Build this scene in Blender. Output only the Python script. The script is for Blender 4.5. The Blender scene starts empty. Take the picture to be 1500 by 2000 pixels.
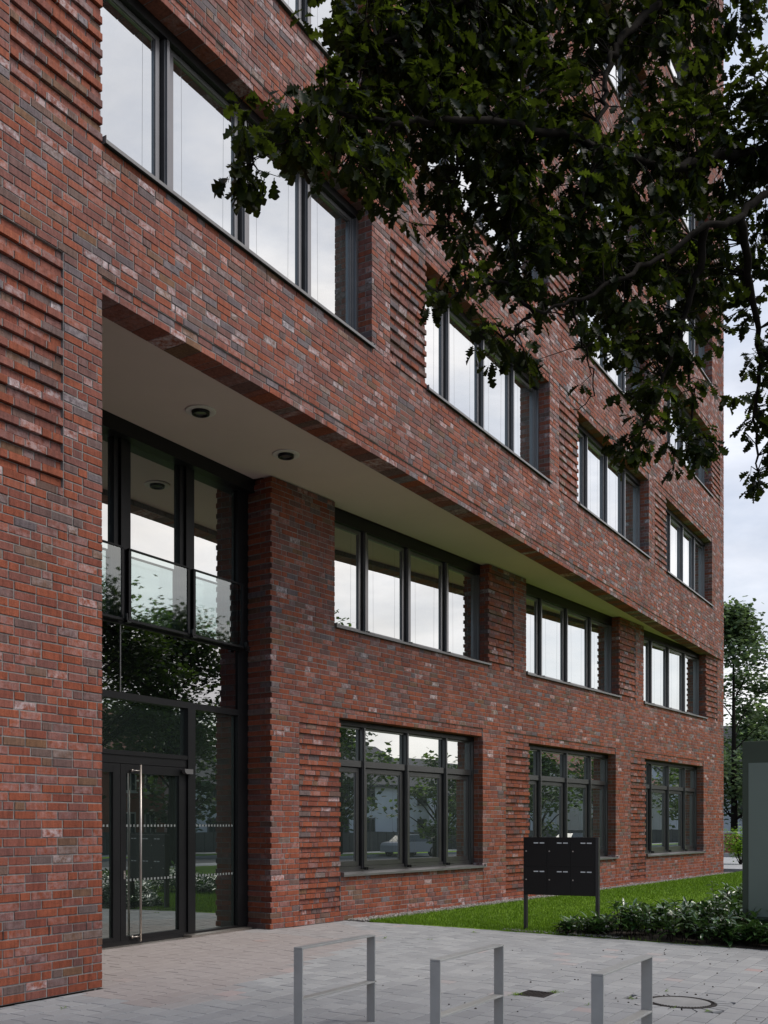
import bpy, bmesh, math, random
import numpy as np
from mathutils import Vector, Matrix

random.seed(7); rng = np.random.default_rng(7)
S = bpy.context.scene
COL = S.collection
R = math.radians

# ------------------------------------------------------------------ camera, sky, sun, exposure
EYE = 1.648
YAW = R(31.11)
CY, SY = math.cos(YAW), math.sin(YAW)
F_PX, CX, HY = 1988.0, 750.0, 1610.0
cam_d = bpy.data.cameras.new('camera')
cam_d.sensor_fit = 'HORIZONTAL'; cam_d.sensor_width = 24.0
cam_d.lens = 24.0 * F_PX / 1500.0
cam_d.shift_y = (HY - 1000.0) / 1500.0
cam_d.clip_start = 0.1; cam_d.clip_end = 900.0
cam = bpy.data.objects.new('camera', cam_d); COL.objects.link(cam)
cam.location = (0, 0, EYE); cam.rotation_euler = (R(90), 0, YAW - R(90))
S.camera = cam

SUN_AZ, SUN_EL = R(-74), R(57)          # azimuth measured from +X towards +Y
sun_vec = Vector((math.cos(SUN_EL) * math.cos(SUN_AZ), math.cos(SUN_EL) * math.sin(SUN_AZ), math.sin(SUN_EL)))
W = bpy.data.worlds.new('World'); S.world = W; W.use_nodes = True
nt = W.node_tree; nt.nodes.clear()
def wn(t, **k):
    n = nt.nodes.new(t)
    for a, b in k.items(): setattr(n, a, b)
    return n
sky = wn('ShaderNodeTexSky', sky_type='NISHITA', sun_disc=False, sun_elevation=SUN_EL,
         sun_rotation=math.atan2(sun_vec.x, sun_vec.y), altitude=50, air_density=1.0, dust_density=1.2, ozone_density=1.4)
tc = wn('ShaderNodeTexCoord')
mp = wn('ShaderNodeMapping'); mp.inputs['Scale'].default_value = (1.0, 1.0, 2.6)
nt.links.new(tc.outputs['Generated'], mp.inputs['Vector'])
noi = wn('ShaderNodeTexNoise'); noi.inputs['Scale'].default_value = 2.6; noi.inputs['Detail'].default_value = 9; noi.inputs['Roughness'].default_value = 0.58
nt.links.new(mp.outputs['Vector'], noi.inputs['Vector'])
cr = wn('ShaderNodeValToRGB'); cr.color_ramp.elements[0].position = 0.40; cr.color_ramp.elements[1].position = 0.66
nt.links.new(noi.outputs['Fac'], cr.inputs['Fac'])
# veil of cloud, thinner and brighter towards the open street side
dot = wn('ShaderNodeVectorMath', operation='DOT_PRODUCT'); dot.inputs[1].default_value = Vector((math.cos(R(-38)), math.sin(R(-38)), .12)).normalized()
nt.links.new(tc.outputs['Generated'], dot.inputs[0])
glow = wn('ShaderNodeMapRange', interpolation_type='SMOOTHSTEP'); glow.inputs['From Min'].default_value = 0.35; glow.inputs['From Max'].default_value = 1.0
glow.inputs['To Min'].default_value = 0.0; glow.inputs['To Max'].default_value = 1.0
nt.links.new(dot.outputs['Value'], glow.inputs['Value'])
ccol = wn('ShaderNodeMix', data_type='RGBA'); ccol.inputs['A'].default_value = (4.1, 4.9, 5.9, 1); ccol.inputs['B'].default_value = (12.0, 11.0, 10.5, 1)
nt.links.new(glow.outputs['Result'], ccol.inputs['Factor'])
sep = wn('ShaderNodeSeparateXYZ'); nt.links.new(tc.outputs['Generated'], sep.inputs[0])
hz = wn('ShaderNodeMapRange'); hz.inputs['From Min'].default_value = 0.02; hz.inputs['From Max'].default_value = 0.42
nt.links.new(sep.outputs['Z'], hz.inputs['Value'])
hcol = wn('ShaderNodeMix', data_type='RGBA'); hcol.inputs['A'].default_value = (6.3, 6.5, 6.7, 1); hcol.inputs['B'].default_value = (3.7, 4.8, 6.3, 1)
nt.links.new(hz.outputs['Result'], hcol.inputs['Factor']); nt.links.new(hcol.outputs['Result'], ccol.inputs['A'])
noi2 = wn('ShaderNodeTexNoise'); noi2.inputs['Scale'].default_value = 5.5; noi2.inputs['Detail'].default_value = 8; noi2.inputs['Roughness'].default_value = 0.55; noi2.inputs['Distortion'].default_value = 0.4
nt.links.new(mp.outputs['Vector'], noi2.inputs['Vector'])
lum = wn('ShaderNodeMapRange'); lum.inputs['From Min'].default_value = 0.32; lum.inputs['From Max'].default_value = 0.68; lum.inputs['To Min'].default_value = 0.85; lum.inputs['To Max'].default_value = 1.18
nt.links.new(noi2.outputs['Fac'], lum.inputs['Value'])
cmul = wn('ShaderNodeVectorMath', operation='SCALE'); nt.links.new(ccol.outputs['Result'], cmul.inputs[0]); nt.links.new(lum.outputs['Result'], cmul.inputs['Scale'])
cfac = wn('ShaderNodeMapRange'); cfac.inputs['To Min'].default_value = 0.50; cfac.inputs['To Max'].default_value = 0.92
nt.links.new(cr.outputs['Color'], cfac.inputs['Value'])
mixs = wn('ShaderNodeMix', data_type='RGBA')
nt.links.new(cfac.outputs['Result'], mixs.inputs['Factor']); nt.links.new(sky.outputs['Color'], mixs.inputs['A']); nt.links.new(cmul.outputs[0], mixs.inputs['B'])
bg = wn('ShaderNodeBackground'); bg.inputs['Strength'].default_value = 0.105
nt.links.new(mixs.outputs['Result'], bg.inputs['Color'])
wo = wn('ShaderNodeOutputWorld'); nt.links.new(bg.outputs['Background'], wo.inputs['Surface'])

sd = bpy.data.lights.new('sun', 'SUN'); sd.energy = 2.1; sd.angle = R(28); sd.color = (1.0, 0.93, 0.84)
so = bpy.data.objects.new('sun', sd); COL.objects.link(so)
so.rotation_euler = sun_vec.to_track_quat('Z', 'Y').to_euler()
S.view_settings.view_transform = 'Standard'; S.view_settings.look = 'None'
S.view_settings.exposure = 0.40; S.view_settings.gamma = 1.0; S.view_settings.use_curve_mapping = False
S.cycles.max_bounces = 7; S.cycles.diffuse_bounces = 3; S.cycles.glossy_bounces = 4; S.cycles.transparent_max_bounces = 6
S.cycles.caustics_reflective = False; S.cycles.caustics_refractive = False

# ------------------------------------------------------------------ material helpers
def mat(name):
    m = bpy.data.materials.new(name); m.use_nodes = True
    n = m.node_tree; n.nodes.clear()
    out = n.nodes.new('ShaderNodeOutputMaterial')
    return m, n, out
def N(n, t, **k):
    x = n.nodes.new(t)
    for a, b in k.items(): setattr(x, a, b)
    return x
def L(n, a, b): n.links.new(a, b)
def noise(n, scale, detail=4, rough=0.5, vec=None, stretch=None):
    geo = N(n, 'ShaderNodeNewGeometry')
    v = geo.outputs['Position'] if vec is None else vec
    if stretch:
        m = N(n, 'ShaderNodeMapping'); m.inputs['Scale'].default_value = stretch; L(n, v, m.inputs['Vector']); v = m.outputs['Vector']
    t = N(n, 'ShaderNodeTexNoise'); t.inputs['Scale'].default_value = scale; t.inputs['Detail'].default_value = detail; t.inputs['Roughness'].default_value = rough
    L(n, v, t.inputs['Vector']); return t.outputs['Fac']
def ramp(n, fac, stops):
    r = N(n, 'ShaderNodeValToRGB'); e = r.color_ramp.elements
    while len(e) < len(stops): e.new(0.5)
    for el, (p, c) in zip(e, stops):
        el.position = p; el.color = (c[0], c[1], c[2], 1) if len(c) == 3 else c
    L(n, fac, r.inputs['Fac']); return r.outputs['Color']
def mixc(n, fac, a, b, mode='MIX'):
    m = N(n, 'ShaderNodeMix', data_type='RGBA', blend_type=mode)
    for s, v in (('Factor', fac), ('A', a), ('B', b)):
        if isinstance(v, (int, float)): m.inputs[s].default_value = v
        elif isinstance(v, tuple): m.inputs[s].default_value = (*v, 1)
        else: L(n, v, m.inputs[s])
    return m.outputs['Result']
def bump(n, h, strength, dist=0.01):
    b = N(n, 'ShaderNodeBump'); b.inputs['Strength'].default_value = strength; b.inputs['Distance'].default_value = dist
    L(n, h, b.inputs['Height']); return b.outputs['Normal']
def pbr(n, out, color, rough=0.6, metal=0.0, normal=None, spec=0.5):
    p = N(n, 'ShaderNodeBsdfPrincipled')
    if isinstance(color, tuple): p.inputs['Base Color'].default_value = (*color, 1)
    else: L(n, color, p.inputs['Base Color'])
    if isinstance(rough, (int, float)): p.inputs['Roughness'].default_value = rough
    else: L(n, rough, p.inputs['Roughness'])
    p.inputs['Metallic'].default_value = metal; p.inputs['Specular IOR Level'].default_value = spec
    if normal is not None: L(n, normal, p.inputs['Normal'])
    L(n, p.outputs['BSDF'], out.inputs['Surface']); return p
def attr(n, name):
    a = N(n, 'ShaderNodeAttribute'); a.attribute_name = name; return a.outputs['Fac']
def simple(name, color, rough=0.6, metal=0.0, var=0.12, scale=6.0, bmp=0.0, bscale=60.0, spec=0.5):
    m, n, out = mat(name)
    f = noise(n, scale, 6, 0.6)
    lo = tuple(c * (1 - var) for c in color); hi = tuple(min(1, c * (1 + var)) for c in color)
    c = ramp(n, f, [(0.3, lo), (0.7, hi)])
    rr = N(n, 'ShaderNodeMapRange'); rr.inputs['To Min'].default_value = rough * 0.85; rr.inputs['To Max'].default_value = min(1, rough * 1.15); L(n, f, rr.inputs['Value'])
    nn = bump(n, noise(n, bscale, 4), bmp, 0.004) if bmp else None
    p = pbr(n, out, c, rr.outputs['Result'], metal, nn, min(1, spec))
    if spec > 1: p.inputs['Coat Weight'].default_value = spec - 1; p.inputs['Coat Roughness'].default_value = .22
    return m

def mk_brick():
    m, n, out = mat('brick_clay')
    r = attr(n, 'bc')
    base = ramp(n, r, [(0.0, (0.285, 0.080, 0.043)), (0.22, (0.335, 0.098, 0.052)), (0.42, (0.235, 0.071, 0.048)), (0.60, (0.275, 0.100, 0.074)),
                       (0.76, (0.205, 0.086, 0.074)), (0.86, (0.165, 0.104, 0.096)), (0.93, (0.215, 0.112, 0.062)), (1.0, (0.155, 0.122, 0.130))])
    # kiln flashing and vertical wire marks within every brick
    v = noise(n, 3.2, 4, 0.6, stretch=(9, 9, 1.2))
    base = mixc(n, 0.55, base, ramp(n, v, [(0.3, (0.30, 0.27, 0.27)), (0.48, (0.74, 0.74, 0.74)), (0.66, (1.15, 1.12, 1.1))]), 'MULTIPLY')
    fine = noise(n, 70, 5, 0.7)
    base = mixc(n, 0.5, base, ramp(n, fine, [(0.32, (0.45, 0.42, 0.42)), (0.55, (1, 1, 1))]), 'MULTIPLY')
    # lime bloom: pale patches, more of it on some bricks and higher on the wall
    bl = attr(n, 'bl')
    w = noise(n, 15, 7, 0.75)
    pw = N(n, 'ShaderNodeMath', operation='MULTIPLY'); L(n, bl, pw.inputs[0]); L(n, ramp(n, w, [(0.40, (0, 0, 0)), (0.66, (1, 1, 1))]), pw.inputs[1])
    base = mixc(n, pw.outputs[0], base, (0.62, 0.555, 0.58))
    # rain marks running down the wall and a darker splash zone at its foot
    st = noise(n, 1.0, 5, 0.6, stretch=(1.6, 1.6, .22))
    base = mixc(n, 0.55, base, ramp(n, st, [(0.35, (0.62, 0.60, 0.60)), (0.6, (1, 1, 1))]), 'MULTIPLY')
    h = N(n, 'ShaderNodeMath', operation='ADD'); L(n, noise(n, 55, 6, 0.7), h.inputs[0]); L(n, noise(n, 9, 3, 0.5, stretch=(6, 6, 1)), h.inputs[1])
    pbr(n, out, base, 0.82, 0, bump(n, h.outputs[0], 0.55, 0.006), 0.25); return m
M = {}
M['brick'] = mk_brick()
def mk_mortar():
    m, n, out = mat('mortar')
    c = ramp(n, noise(n, 22, 6, 0.7), [(0.3, (0.17, 0.16, 0.154)), (0.6, (0.27, 0.256, 0.248)), (0.8, (0.36, 0.344, 0.336))])
    pbr(n, out, c, 0.92, 0, bump(n, noise(n, 140, 4, 0.7), 0.5, 0.004), 0.2); return m
M['mortar'] = mk_mortar()
def mk_flat_brick():
    m, n, out = mat('brick_out_of_sight')
    geo = N(n, 'ShaderNodeNewGeometry'); s = N(n, 'ShaderNodeSeparateXYZ'); L(n, geo.outputs['Position'], s.inputs[0])
    ad = N(n, 'ShaderNodeMath', operation='ADD'); L(n, s.outputs['X'], ad.inputs[0]); L(n, s.outputs['Y'], ad.inputs[1])
    cb = N(n, 'ShaderNodeCombineXYZ'); L(n, ad.outputs[0], cb.inputs['X']); L(n, s.outputs['Z'], cb.inputs['Y'])
    b = N(n, 'ShaderNodeTexBrick'); b.inputs['Scale'].default_value = 1; b.inputs['Brick Width'].default_value = .25; b.inputs['Row Height'].default_value = .0838
    b.inputs['Mortar Size'].default_value = .006; b.inputs['Color1'].default_value = (.24, .07, .045, 1); b.inputs['Color2'].default_value = (.16, .07, .055, 1); b.inputs['Mortar'].default_value = (.2, .18, .17, 1)
    L(n, cb.outputs[0], b.inputs['Vector']); pbr(n, out, b.outputs['Color'], 0.85); return m
M['flat_brick'] = mk_flat_brick()
M['metal_dark'] = simple('black_entrance_metal', (0.009, 0.009, 0.010), 0.42, 0.0, 0.15, 3, spec=0.25)
M['metal'] = simple('anthracite_metal', (0.070, 0.067, 0.070), 0.30, 0.0, 0.15, 3, spec=1.9)
M['metal_ground'] = simple('dark_ground_floor_metal', (0.030, 0.029, 0.030), 0.32, 0.0, 0.15, 3, spec=1.3)
M['metal_pale'] = simple('grey_coated_sill', (0.16, 0.155, 0.155), 0.38, 0.35, 0.12, 4)
M['steel'] = simple('brushed_steel', (0.46, 0.42, 0.39), 0.42, 1.0, 0.1, 30)
M['plaster'] = simple('soffit_plaster', (0.68, 0.54, 0.48), 0.85, 0, 0.05, 0.8, 0.15, 120)
M['plaster_trim'] = simple('lamp_ring_plaster', (0.66, 0.61, 0.54), 0.8, 0, 0.03)
M['lens'] = simple('lamp_lens', (0.12, 0.11, 0.10), 0.2, 0, 0.1)
M['black'] = simple('black_lacquer', (0.0045, 0.0035, 0.0035), 0.38, 0, 0.2, 5, spec=0.3)
M['black_post'] = simple('black_post_paint', (0.020, 0.018, 0.018), 0.5, 0, 0.2, 5)
M['label_white'] = simple('name_plate_white', (0.62, 0.62, 0.62), 0.5, 0, 0.1, 40)
M['rack'] = simple('grey_green_rack_paint', (0.35, 0.352, 0.338), 0.55, 0.0, 0.07, 7, 0.12, 300)
M['sign_frame'] = simple('dark_green_sign_frame', (0.045, 0.064, 0.042), 0.55, 0, 0.12, 2)
M['sign_panel'] = simple('grey_green_sign_panel', (0.155, 0.195, 0.165), 0.5, 0, 0.06, 1.0)
M['iron'] = simple('cast_iron', (0.030, 0.025, 0.023), 0.65, 0.3, 0.4, 40, 0.5, 200)
M['rubber'] = simple('tyre_rubber', (0.02, 0.02, 0.02), 0.8)
def mk_glass(name, tint, base, facing):
    m, n, out = mat(name)
    lw = N(n, 'ShaderNodeLayerWeight'); lw.inputs['Blend'].default_value = 0.42
    mr = N(n, 'ShaderNodeMapRange'); mr.inputs['To Min'].default_value = facing; mr.inputs['To Max'].default_value = 1.0; L(n, lw.outputs['Facing'], mr.inputs['Value'])
    g = N(n, 'ShaderNodeBsdfGlossy'); g.inputs['Roughness'].default_value = 0.003; g.inputs['Color'].default_value = (*tint, 1)
    wv = bump(n, noise(n, 1.1, 2, 0.4), 0.02, 0.02); L(n, wv, g.inputs['Normal'])
    d = N(n, 'ShaderNodeBsdfDiffuse'); L(n, ramp(n, noise(n, 0.7, 3), [(0.3, tuple(c * 0.7 for c in base)), (0.7, base)]), d.inputs['Color'])
    x = N(n, 'ShaderNodeMixShader'); L(n, mr.outputs['Result'], x.inputs['Fac']); L(n, d.outputs[0], x.inputs[1]); L(n, g.outputs[0], x.inputs[2])
    L(n, x.outputs[0], out.inputs['Surface']); return m
M['glass'] = mk_glass('coated_window_glass', (0.93, 0.97, 0.97), (0.050, 0.062, 0.058), 0.38)
M['glass_dark'] = mk_glass('black_spandrel_glass', (0.9, 0.9, 0.92), (0.004, 0.004, 0.005), 0.16)
M['glass_door'] = mk_glass('clear_door_glass', (0.90, 0.97, 0.95), (0.022, 0.030, 0.027), 0.18)
def mk_balustrade():
    m, n, out = mat('balustrade_glass')
    lw = N(n, 'ShaderNodeLayerWeight'); lw.inputs['Blend'].default_value = 0.3
    mr = N(n, 'ShaderNodeMapRange'); mr.inputs['To Min'].default_value = 0.04; mr.inputs['To Max'].default_value = 0.7; L(n, lw.outputs['Facing'], mr.inputs['Value'])
    g = N(n, 'ShaderNodeBsdfGlossy'); g.inputs['Roughness'].default_value = 0.02; g.inputs['Color'].default_value = (0.9, 0.97, 0.96, 1)
    t = N(n, 'ShaderNodeBsdfTransparent'); t.inputs['Color'].default_value = (0.78, 0.86, 0.85, 1)
    x = N(n, 'ShaderNodeMixShader'); L(n, mr.outputs['Result'], x.inputs['Fac']); L(n, t.outputs[0], x.inputs[1]); L(n, g.outputs[0], x.inputs[2])
    L(n, x.outputs[0], out.inputs['Surface']); return m
M['balustrade'] = mk_balustrade()
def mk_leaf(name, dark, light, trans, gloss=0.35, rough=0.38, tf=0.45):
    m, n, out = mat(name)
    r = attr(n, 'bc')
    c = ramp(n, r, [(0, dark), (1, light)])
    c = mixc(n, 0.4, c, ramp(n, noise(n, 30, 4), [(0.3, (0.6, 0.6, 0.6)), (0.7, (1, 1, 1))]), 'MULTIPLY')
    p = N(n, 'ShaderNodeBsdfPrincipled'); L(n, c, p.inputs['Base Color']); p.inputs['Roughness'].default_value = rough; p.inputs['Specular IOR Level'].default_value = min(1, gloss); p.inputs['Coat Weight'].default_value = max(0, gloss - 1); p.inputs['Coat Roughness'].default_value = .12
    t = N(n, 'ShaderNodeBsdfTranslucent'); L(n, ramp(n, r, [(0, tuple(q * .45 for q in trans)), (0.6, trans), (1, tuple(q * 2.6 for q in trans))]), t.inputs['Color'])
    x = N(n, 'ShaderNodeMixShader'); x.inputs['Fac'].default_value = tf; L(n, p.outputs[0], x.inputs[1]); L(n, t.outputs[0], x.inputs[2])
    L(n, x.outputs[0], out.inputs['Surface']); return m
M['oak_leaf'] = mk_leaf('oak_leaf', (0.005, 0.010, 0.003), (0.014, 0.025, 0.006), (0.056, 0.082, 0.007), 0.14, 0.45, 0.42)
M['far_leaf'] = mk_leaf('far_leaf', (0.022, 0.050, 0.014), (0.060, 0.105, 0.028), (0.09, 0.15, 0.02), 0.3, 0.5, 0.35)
M['hazy_leaf'] = mk_leaf('hazy_far_leaf', (0.055, 0.095, 0.045), (0.125, 0.175, 0.085), (0.14, 0.21, 0.07), 0.3, 0.6, 0.35)  # distance haze put into the paler leaf colour
M['laurel'] = mk_leaf('laurel_leaf', (0.020, 0.058, 0.016), (0.070, 0.150, 0.028), (0.08, 0.17, 0.02), 1.25, 0.30, 0.12)
M['grass_blade'] = mk_leaf('grass_blade', (0.09, 0.18, 0.012), (0.22, 0.36, 0.025), (0.12, 0.22, 0.012), 0.3, 0.5, 0.3)
M['bark'] = simple('oak_bark', (0.014, 0.0115, 0.0095), 1.0, 0, 0.5, 14, 0.8, 30, spec=0.08)
def mk_paver():
    m, n, out = mat('concrete_paver')
    r = attr(n, 'bc')
    c = ramp(n, r, [(0.0, (0.290, 0.295, 0.306)), (0.5, (0.322, 0.328, 0.338)), (0.86, (0.345, 0.35, 0.358)), (0.985, (0.37, 0.375, 0.382)), (1.0, (0.40, 0.30, 0.29))])
    c = mixc(n, 0.6, c, ramp(n, noise(n, 1.1, 5, 0.6), [(0.3, (0.86, 0.85, 0.84)), (0.65, (1, 1, 1))]), 'MULTIPLY')
    c = mixc(n, 0.35, c, ramp(n, noise(n, 90, 4, 0.8), [(0.3, (0.55, 0.55, 0.55)), (0.6, (1, 1, 1))]), 'MULTIPLY')
    # reddish tint on the stones laid in front of the doors
    rd = attr(n, 'bl')
    c = mixc(n, rd, c, (0.30, 0.245, 0.228))
    pbr(n, out, c, 0.80, 0, bump(n, noise(n, 120, 5, 0.8), 0.3, 0.003), 0.3); return m
M['paver'] = mk_paver()
M['joint_sand'] = simple('joint_sand', (0.045, 0.042, 0.038), 0.95, 0, 0.4, 30)
M['asphalt'] = simple('asphalt', (0.055, 0.055, 0.058), 0.9, 0, 0.25, 8, 0.4, 200)
M['soil'] = simple('soil', (0.035, 0.026, 0.018), 0.95, 0, 0.4, 20, 0.6, 60)
def mk_lawn():
    m, n, out = mat('lawn_turf')
    c = ramp(n, noise(n, 2.2, 7, 0.65), [(0.3, (0.085, 0.15, 0.014)), (0.5, (0.145, 0.25, 0.018)), (0.8, (0.23, 0.33, 0.035))])
    pbr(n, out, c, 0.9, 0, bump(n, noise(n, 50, 5, 0.7), 0.8, 0.02), 0.2); return m
M['lawn'] = mk_lawn()
M['pebble'] = simple('pebble', (0.27, 0.25, 0.235), 0.8, 0, 0.45, 18)
M['kerb'] = simple('kerb_concrete', (0.30, 0.30, 0.30), 0.85, 0, 0.12, 8, 0.3, 90)
M['white_render'] = simple('white_render', (0.66, 0.68, 0.71), 0.85, 0, 0.05, 1.2)
M['cream_render'] = simple('cream_render', (0.50, 0.48, 0.42), 0.85, 0, 0.05, 1.2)
M['roof_dark'] = simple('dark_roof_tile', (0.060, 0.055, 0.058), 0.7, 0, 0.2, 2)
M['roof_red'] = simple('red_roof_tile', (0.20, 0.075, 0.05), 0.75, 0, 0.2, 2)
M['house_brick'] = simple('house_brick', (0.25, 0.095, 0.06), 0.85, 0, 0.15, 9)
M['car_paint'] = simple('silver_car_paint', (0.30, 0.31, 0.33), 0.45, 0.1, 0.03)
M['car_dark'] = simple('dark_car_paint', (0.03, 0.035, 0.05), 0.22, 0.4, 0.03)
M['car_glass'] = simple('far_window_glass', (0.02, 0.024, 0.027), 0.25, 0, .2, 1)
M['fence'] = simple('grey_fence_board', (0.075, 0.072, 0.070), 0.85, 0, 0.2, 4)
M['hinge'] = simple('black_bracket_and_head_shade', (0.010, 0.010, 0.011), 0.35, 0.3)
M['curtain'] = simple('dark_mastic', (0.02, 0.018, 0.018), 0.9)
M['dead'] = simple('acorn_brown', (0.030, 0.020, 0.014), 0.8, 0, 0.3, 60)

# ------------------------------------------------------------------ mesh helpers
class MB:
    """collects vertices / faces (+ per-face values bc, bl) into one mesh"""
    def __init__(s): s.v = []; s.f = []; s.c = []; s.l = []; s.m = []
    def add(s, vs, fs, c=0.5, l=0.0, m=0):
        b = len(s.v); s.v.extend(vs)
        for f in fs: s.f.append(tuple(i + b for i in f)); s.c.append(c); s.l.append(l); s.m.append(m)
    def box(s, x0, x1, y0, y1, z0, z1, m=0, c=.5):
        vs = [(x, y, z) for z in (z0, z1) for y in (y0, y1) for x in (x0, x1)]
        s.add(vs, [(0, 2, 3, 1), (4, 5, 7, 6), (0, 1, 5, 4), (2, 6, 7, 3), (0, 4, 6, 2), (1, 3, 7, 5)], c, 0, m)
    def bevbox(s, x0, x1, y0, y1, z0, z1, b=.004, m=0):
        bm = bmesh.new(); bmesh.ops.create_cube(bm, size=1)
        for v in bm.verts: v.co = Vector(((x0 + x1) / 2 + v.co.x * (x1 - x0), (y0 + y1) / 2 + v.co.y * (y1 - y0), (z0 + z1) / 2 + v.co.z * (z1 - z0)))
        bmesh.ops.bevel(bm, geom=bm.edges[:], offset=b, segments=2, affect='EDGES', profile=.5)
        bm.verts.index_update(); s.add([tuple(v.co) for v in bm.verts], [[v.index for v in f.verts] for f in bm.faces], m=m); bm.free()
    def tube(s, pts, rad, n=6, m=0, cap=True, c=.5):
        pts = [Vector(p) for p in pts]
        if not hasattr(rad, '__len__'): rad = [rad] * len(pts)
        rings = []; up = Vector((0.13, 0.21, 1)).normalized()
        for i, p in enumerate(pts):
            d = (pts[min(i + 1, len(pts) - 1)] - pts[max(i - 1, 0)]).normalized()
            a = d.cross(up)
            if a.length < 1e-3: a = d.cross(Vector((1, 0, 0)))
            a.normalize(); b = d.cross(a)
            rings.append([tuple(p + (a * math.cos(t) + b * math.sin(t)) * rad[i]) for t in [2 * math.pi * k / n for k in range(n)]])
        vs = [v for r in rings for v in r]; fs = []
        for i in range(len(pts) - 1):
            for k in range(n):
                fs.append((i * n + k, i * n + (k + 1) % n, (i + 1) * n + (k + 1) % n, (i + 1) * n + k))
        if cap: fs.append(tuple(range(n))[::-1]); fs.append(tuple((len(pts) - 1) * n + k for k in range(n)))
        s.add(vs, fs, c, 0, m)
    def lathe(s, prof, cx, cy, n=32, m=0):
        vs = [(cx + r * math.cos(2 * math.pi * k / n), cy + r * math.sin(2 * math.pi * k / n), z) for r, z in prof for k in range(n)]
        fs = [(i * n + k, i * n + (k + 1) % n, (i + 1) * n + (k + 1) % n, (i + 1) * n + k) for i in range(len(prof) - 1) for k in range(n)]
        s.add(vs, fs, m=m)
    def prism(s, poly, z0, z1, m=0):
        n = len(poly); z0f = z0 if callable(z0) else (lambda x, y: z0); z1f = z1 if callable(z1) else (lambda x, y: z1)
        vs = [(x, y, z0f(x, y)) for x, y in poly] + [(x, y, z1f(x, y)) for x, y in poly]
        fs = [tuple(range(n))[::-1], tuple(range(n, 2 * n))] + [(i, (i + 1) % n, n + (i + 1) % n, n + i) for i in range(n)]
        s.add(vs, fs, m=m)
    def xform(s, fn): s.v = [fn(*p) for p in s.v]; return s
    def build(s, name, mats, parent=None, smooth=False, attrs=True):
        me = bpy.data.meshes.new(name); me.from_pydata(s.v, [], s.f)
        for x in (mats if isinstance(mats, (list, tuple)) else [mats]): me.materials.append(x)
        if attrs:
            a = me.attributes.new('bc', 'FLOAT', 'FACE'); a.data.foreach_set('value', s.c)
            a = me.attributes.new('bl', 'FLOAT', 'FACE'); a.data.foreach_set('value', s.l)
        if any(s.m): me.polygons.foreach_set('material_index', s.m)
        if smooth: me.polygons.foreach_set('use_smooth', [True] * len(s.f))
        me.update()
        o = bpy.data.objects.new(name, me); COL.objects.link(o)
        if parent: o.parent = parent
        return o
def tag(o, label=None, cat=None, group=None, kind=None):
    if label: o['label'] = label
    if cat: o['category'] = cat
    if group: o['group'] = group
    if kind: o['kind'] = kind
    return o
def empty(name, loc=(0, 0, 0), rz=0.0):
    o = bpy.data.objects.new(name, None); COL.objects.link(o); o.location = loc; o.rotation_euler = (0, 0, rz); o.empty_display_size = .2
    return o
def copy_tree(o, parent=None):
    c = o.copy(); COL.objects.link(c); c.parent = parent
    for ch in [x for x in o.children]: copy_tree(ch, c)
    return c
def at(x, y, Z):
    """point seen at photo position x, y when it stands Z metres away"""
    X = (x - CX) / F_PX * Z
    return Vector((Z * CY + X * SY, Z * SY - X * CY, EYE + (HY - y) / F_PX * Z))
def px(p):
    Z = p[0] * CY + p[1] * SY; X = p[0] * SY - p[1] * CY
    if Z < .05: return None
    return CX + F_PX * X / Z, HY - F_PX * (p[2] - EYE) / Z, Z

# ------------------------------------------------------------------ building frame of reference
NF = 7.677                       # plane of the upper facade (y = NF), seen from -y
C = 0.0838; Z0 = 0.0146          # brick course height and start
def zk(k): return Z0 + k * C
UE = 34.2                        # far corner
G0 = Vector((12.60, 9.66)); GC = Vector((UE, NF)); GL = (GC - G0).length; GD = (GC - G0).normalized(); GN = Vector((-GD.y, GD.x))  # GN points into the building
class Frame:
    def __init__(s, o, g): s.o = Vector(o); s.g = Vector(g).normalized(); s.i = Vector((-s.g.y, s.g.x))
    def p(s, t, d, z): q = s.o + s.g * t + s.i * d; return (q.x, q.y, z)
FF = Frame((0, NF), (1, 0)); FG = Frame(G0, GD); NE = 10.15
class ScreenFrame(Frame):        # drawn on a 1 : 1.02 grid, its sill just above the stones
    def p(s, t, d, z): q = super().p(t * 1.0201, d, z * 1.0201 - .0331); return q
FE = ScreenFrame((0, NE), (1, 0))
ZS = 7.07                        # soffit
def ground_z(x, y): return (0.018 if y < NF else 0.006) * (y - NF)

building = empty('office_building', (UE / 2, 14, 0))
tag(building, 'red brick office block with ribbed piers, dark window bands and a cantilevered upper storey', 'building')
def under(o): # keep world placement under the building's empty
    o.parent = building; o.matrix_parent_inverse = Matrix.Translation(-building.location); return o

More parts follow.
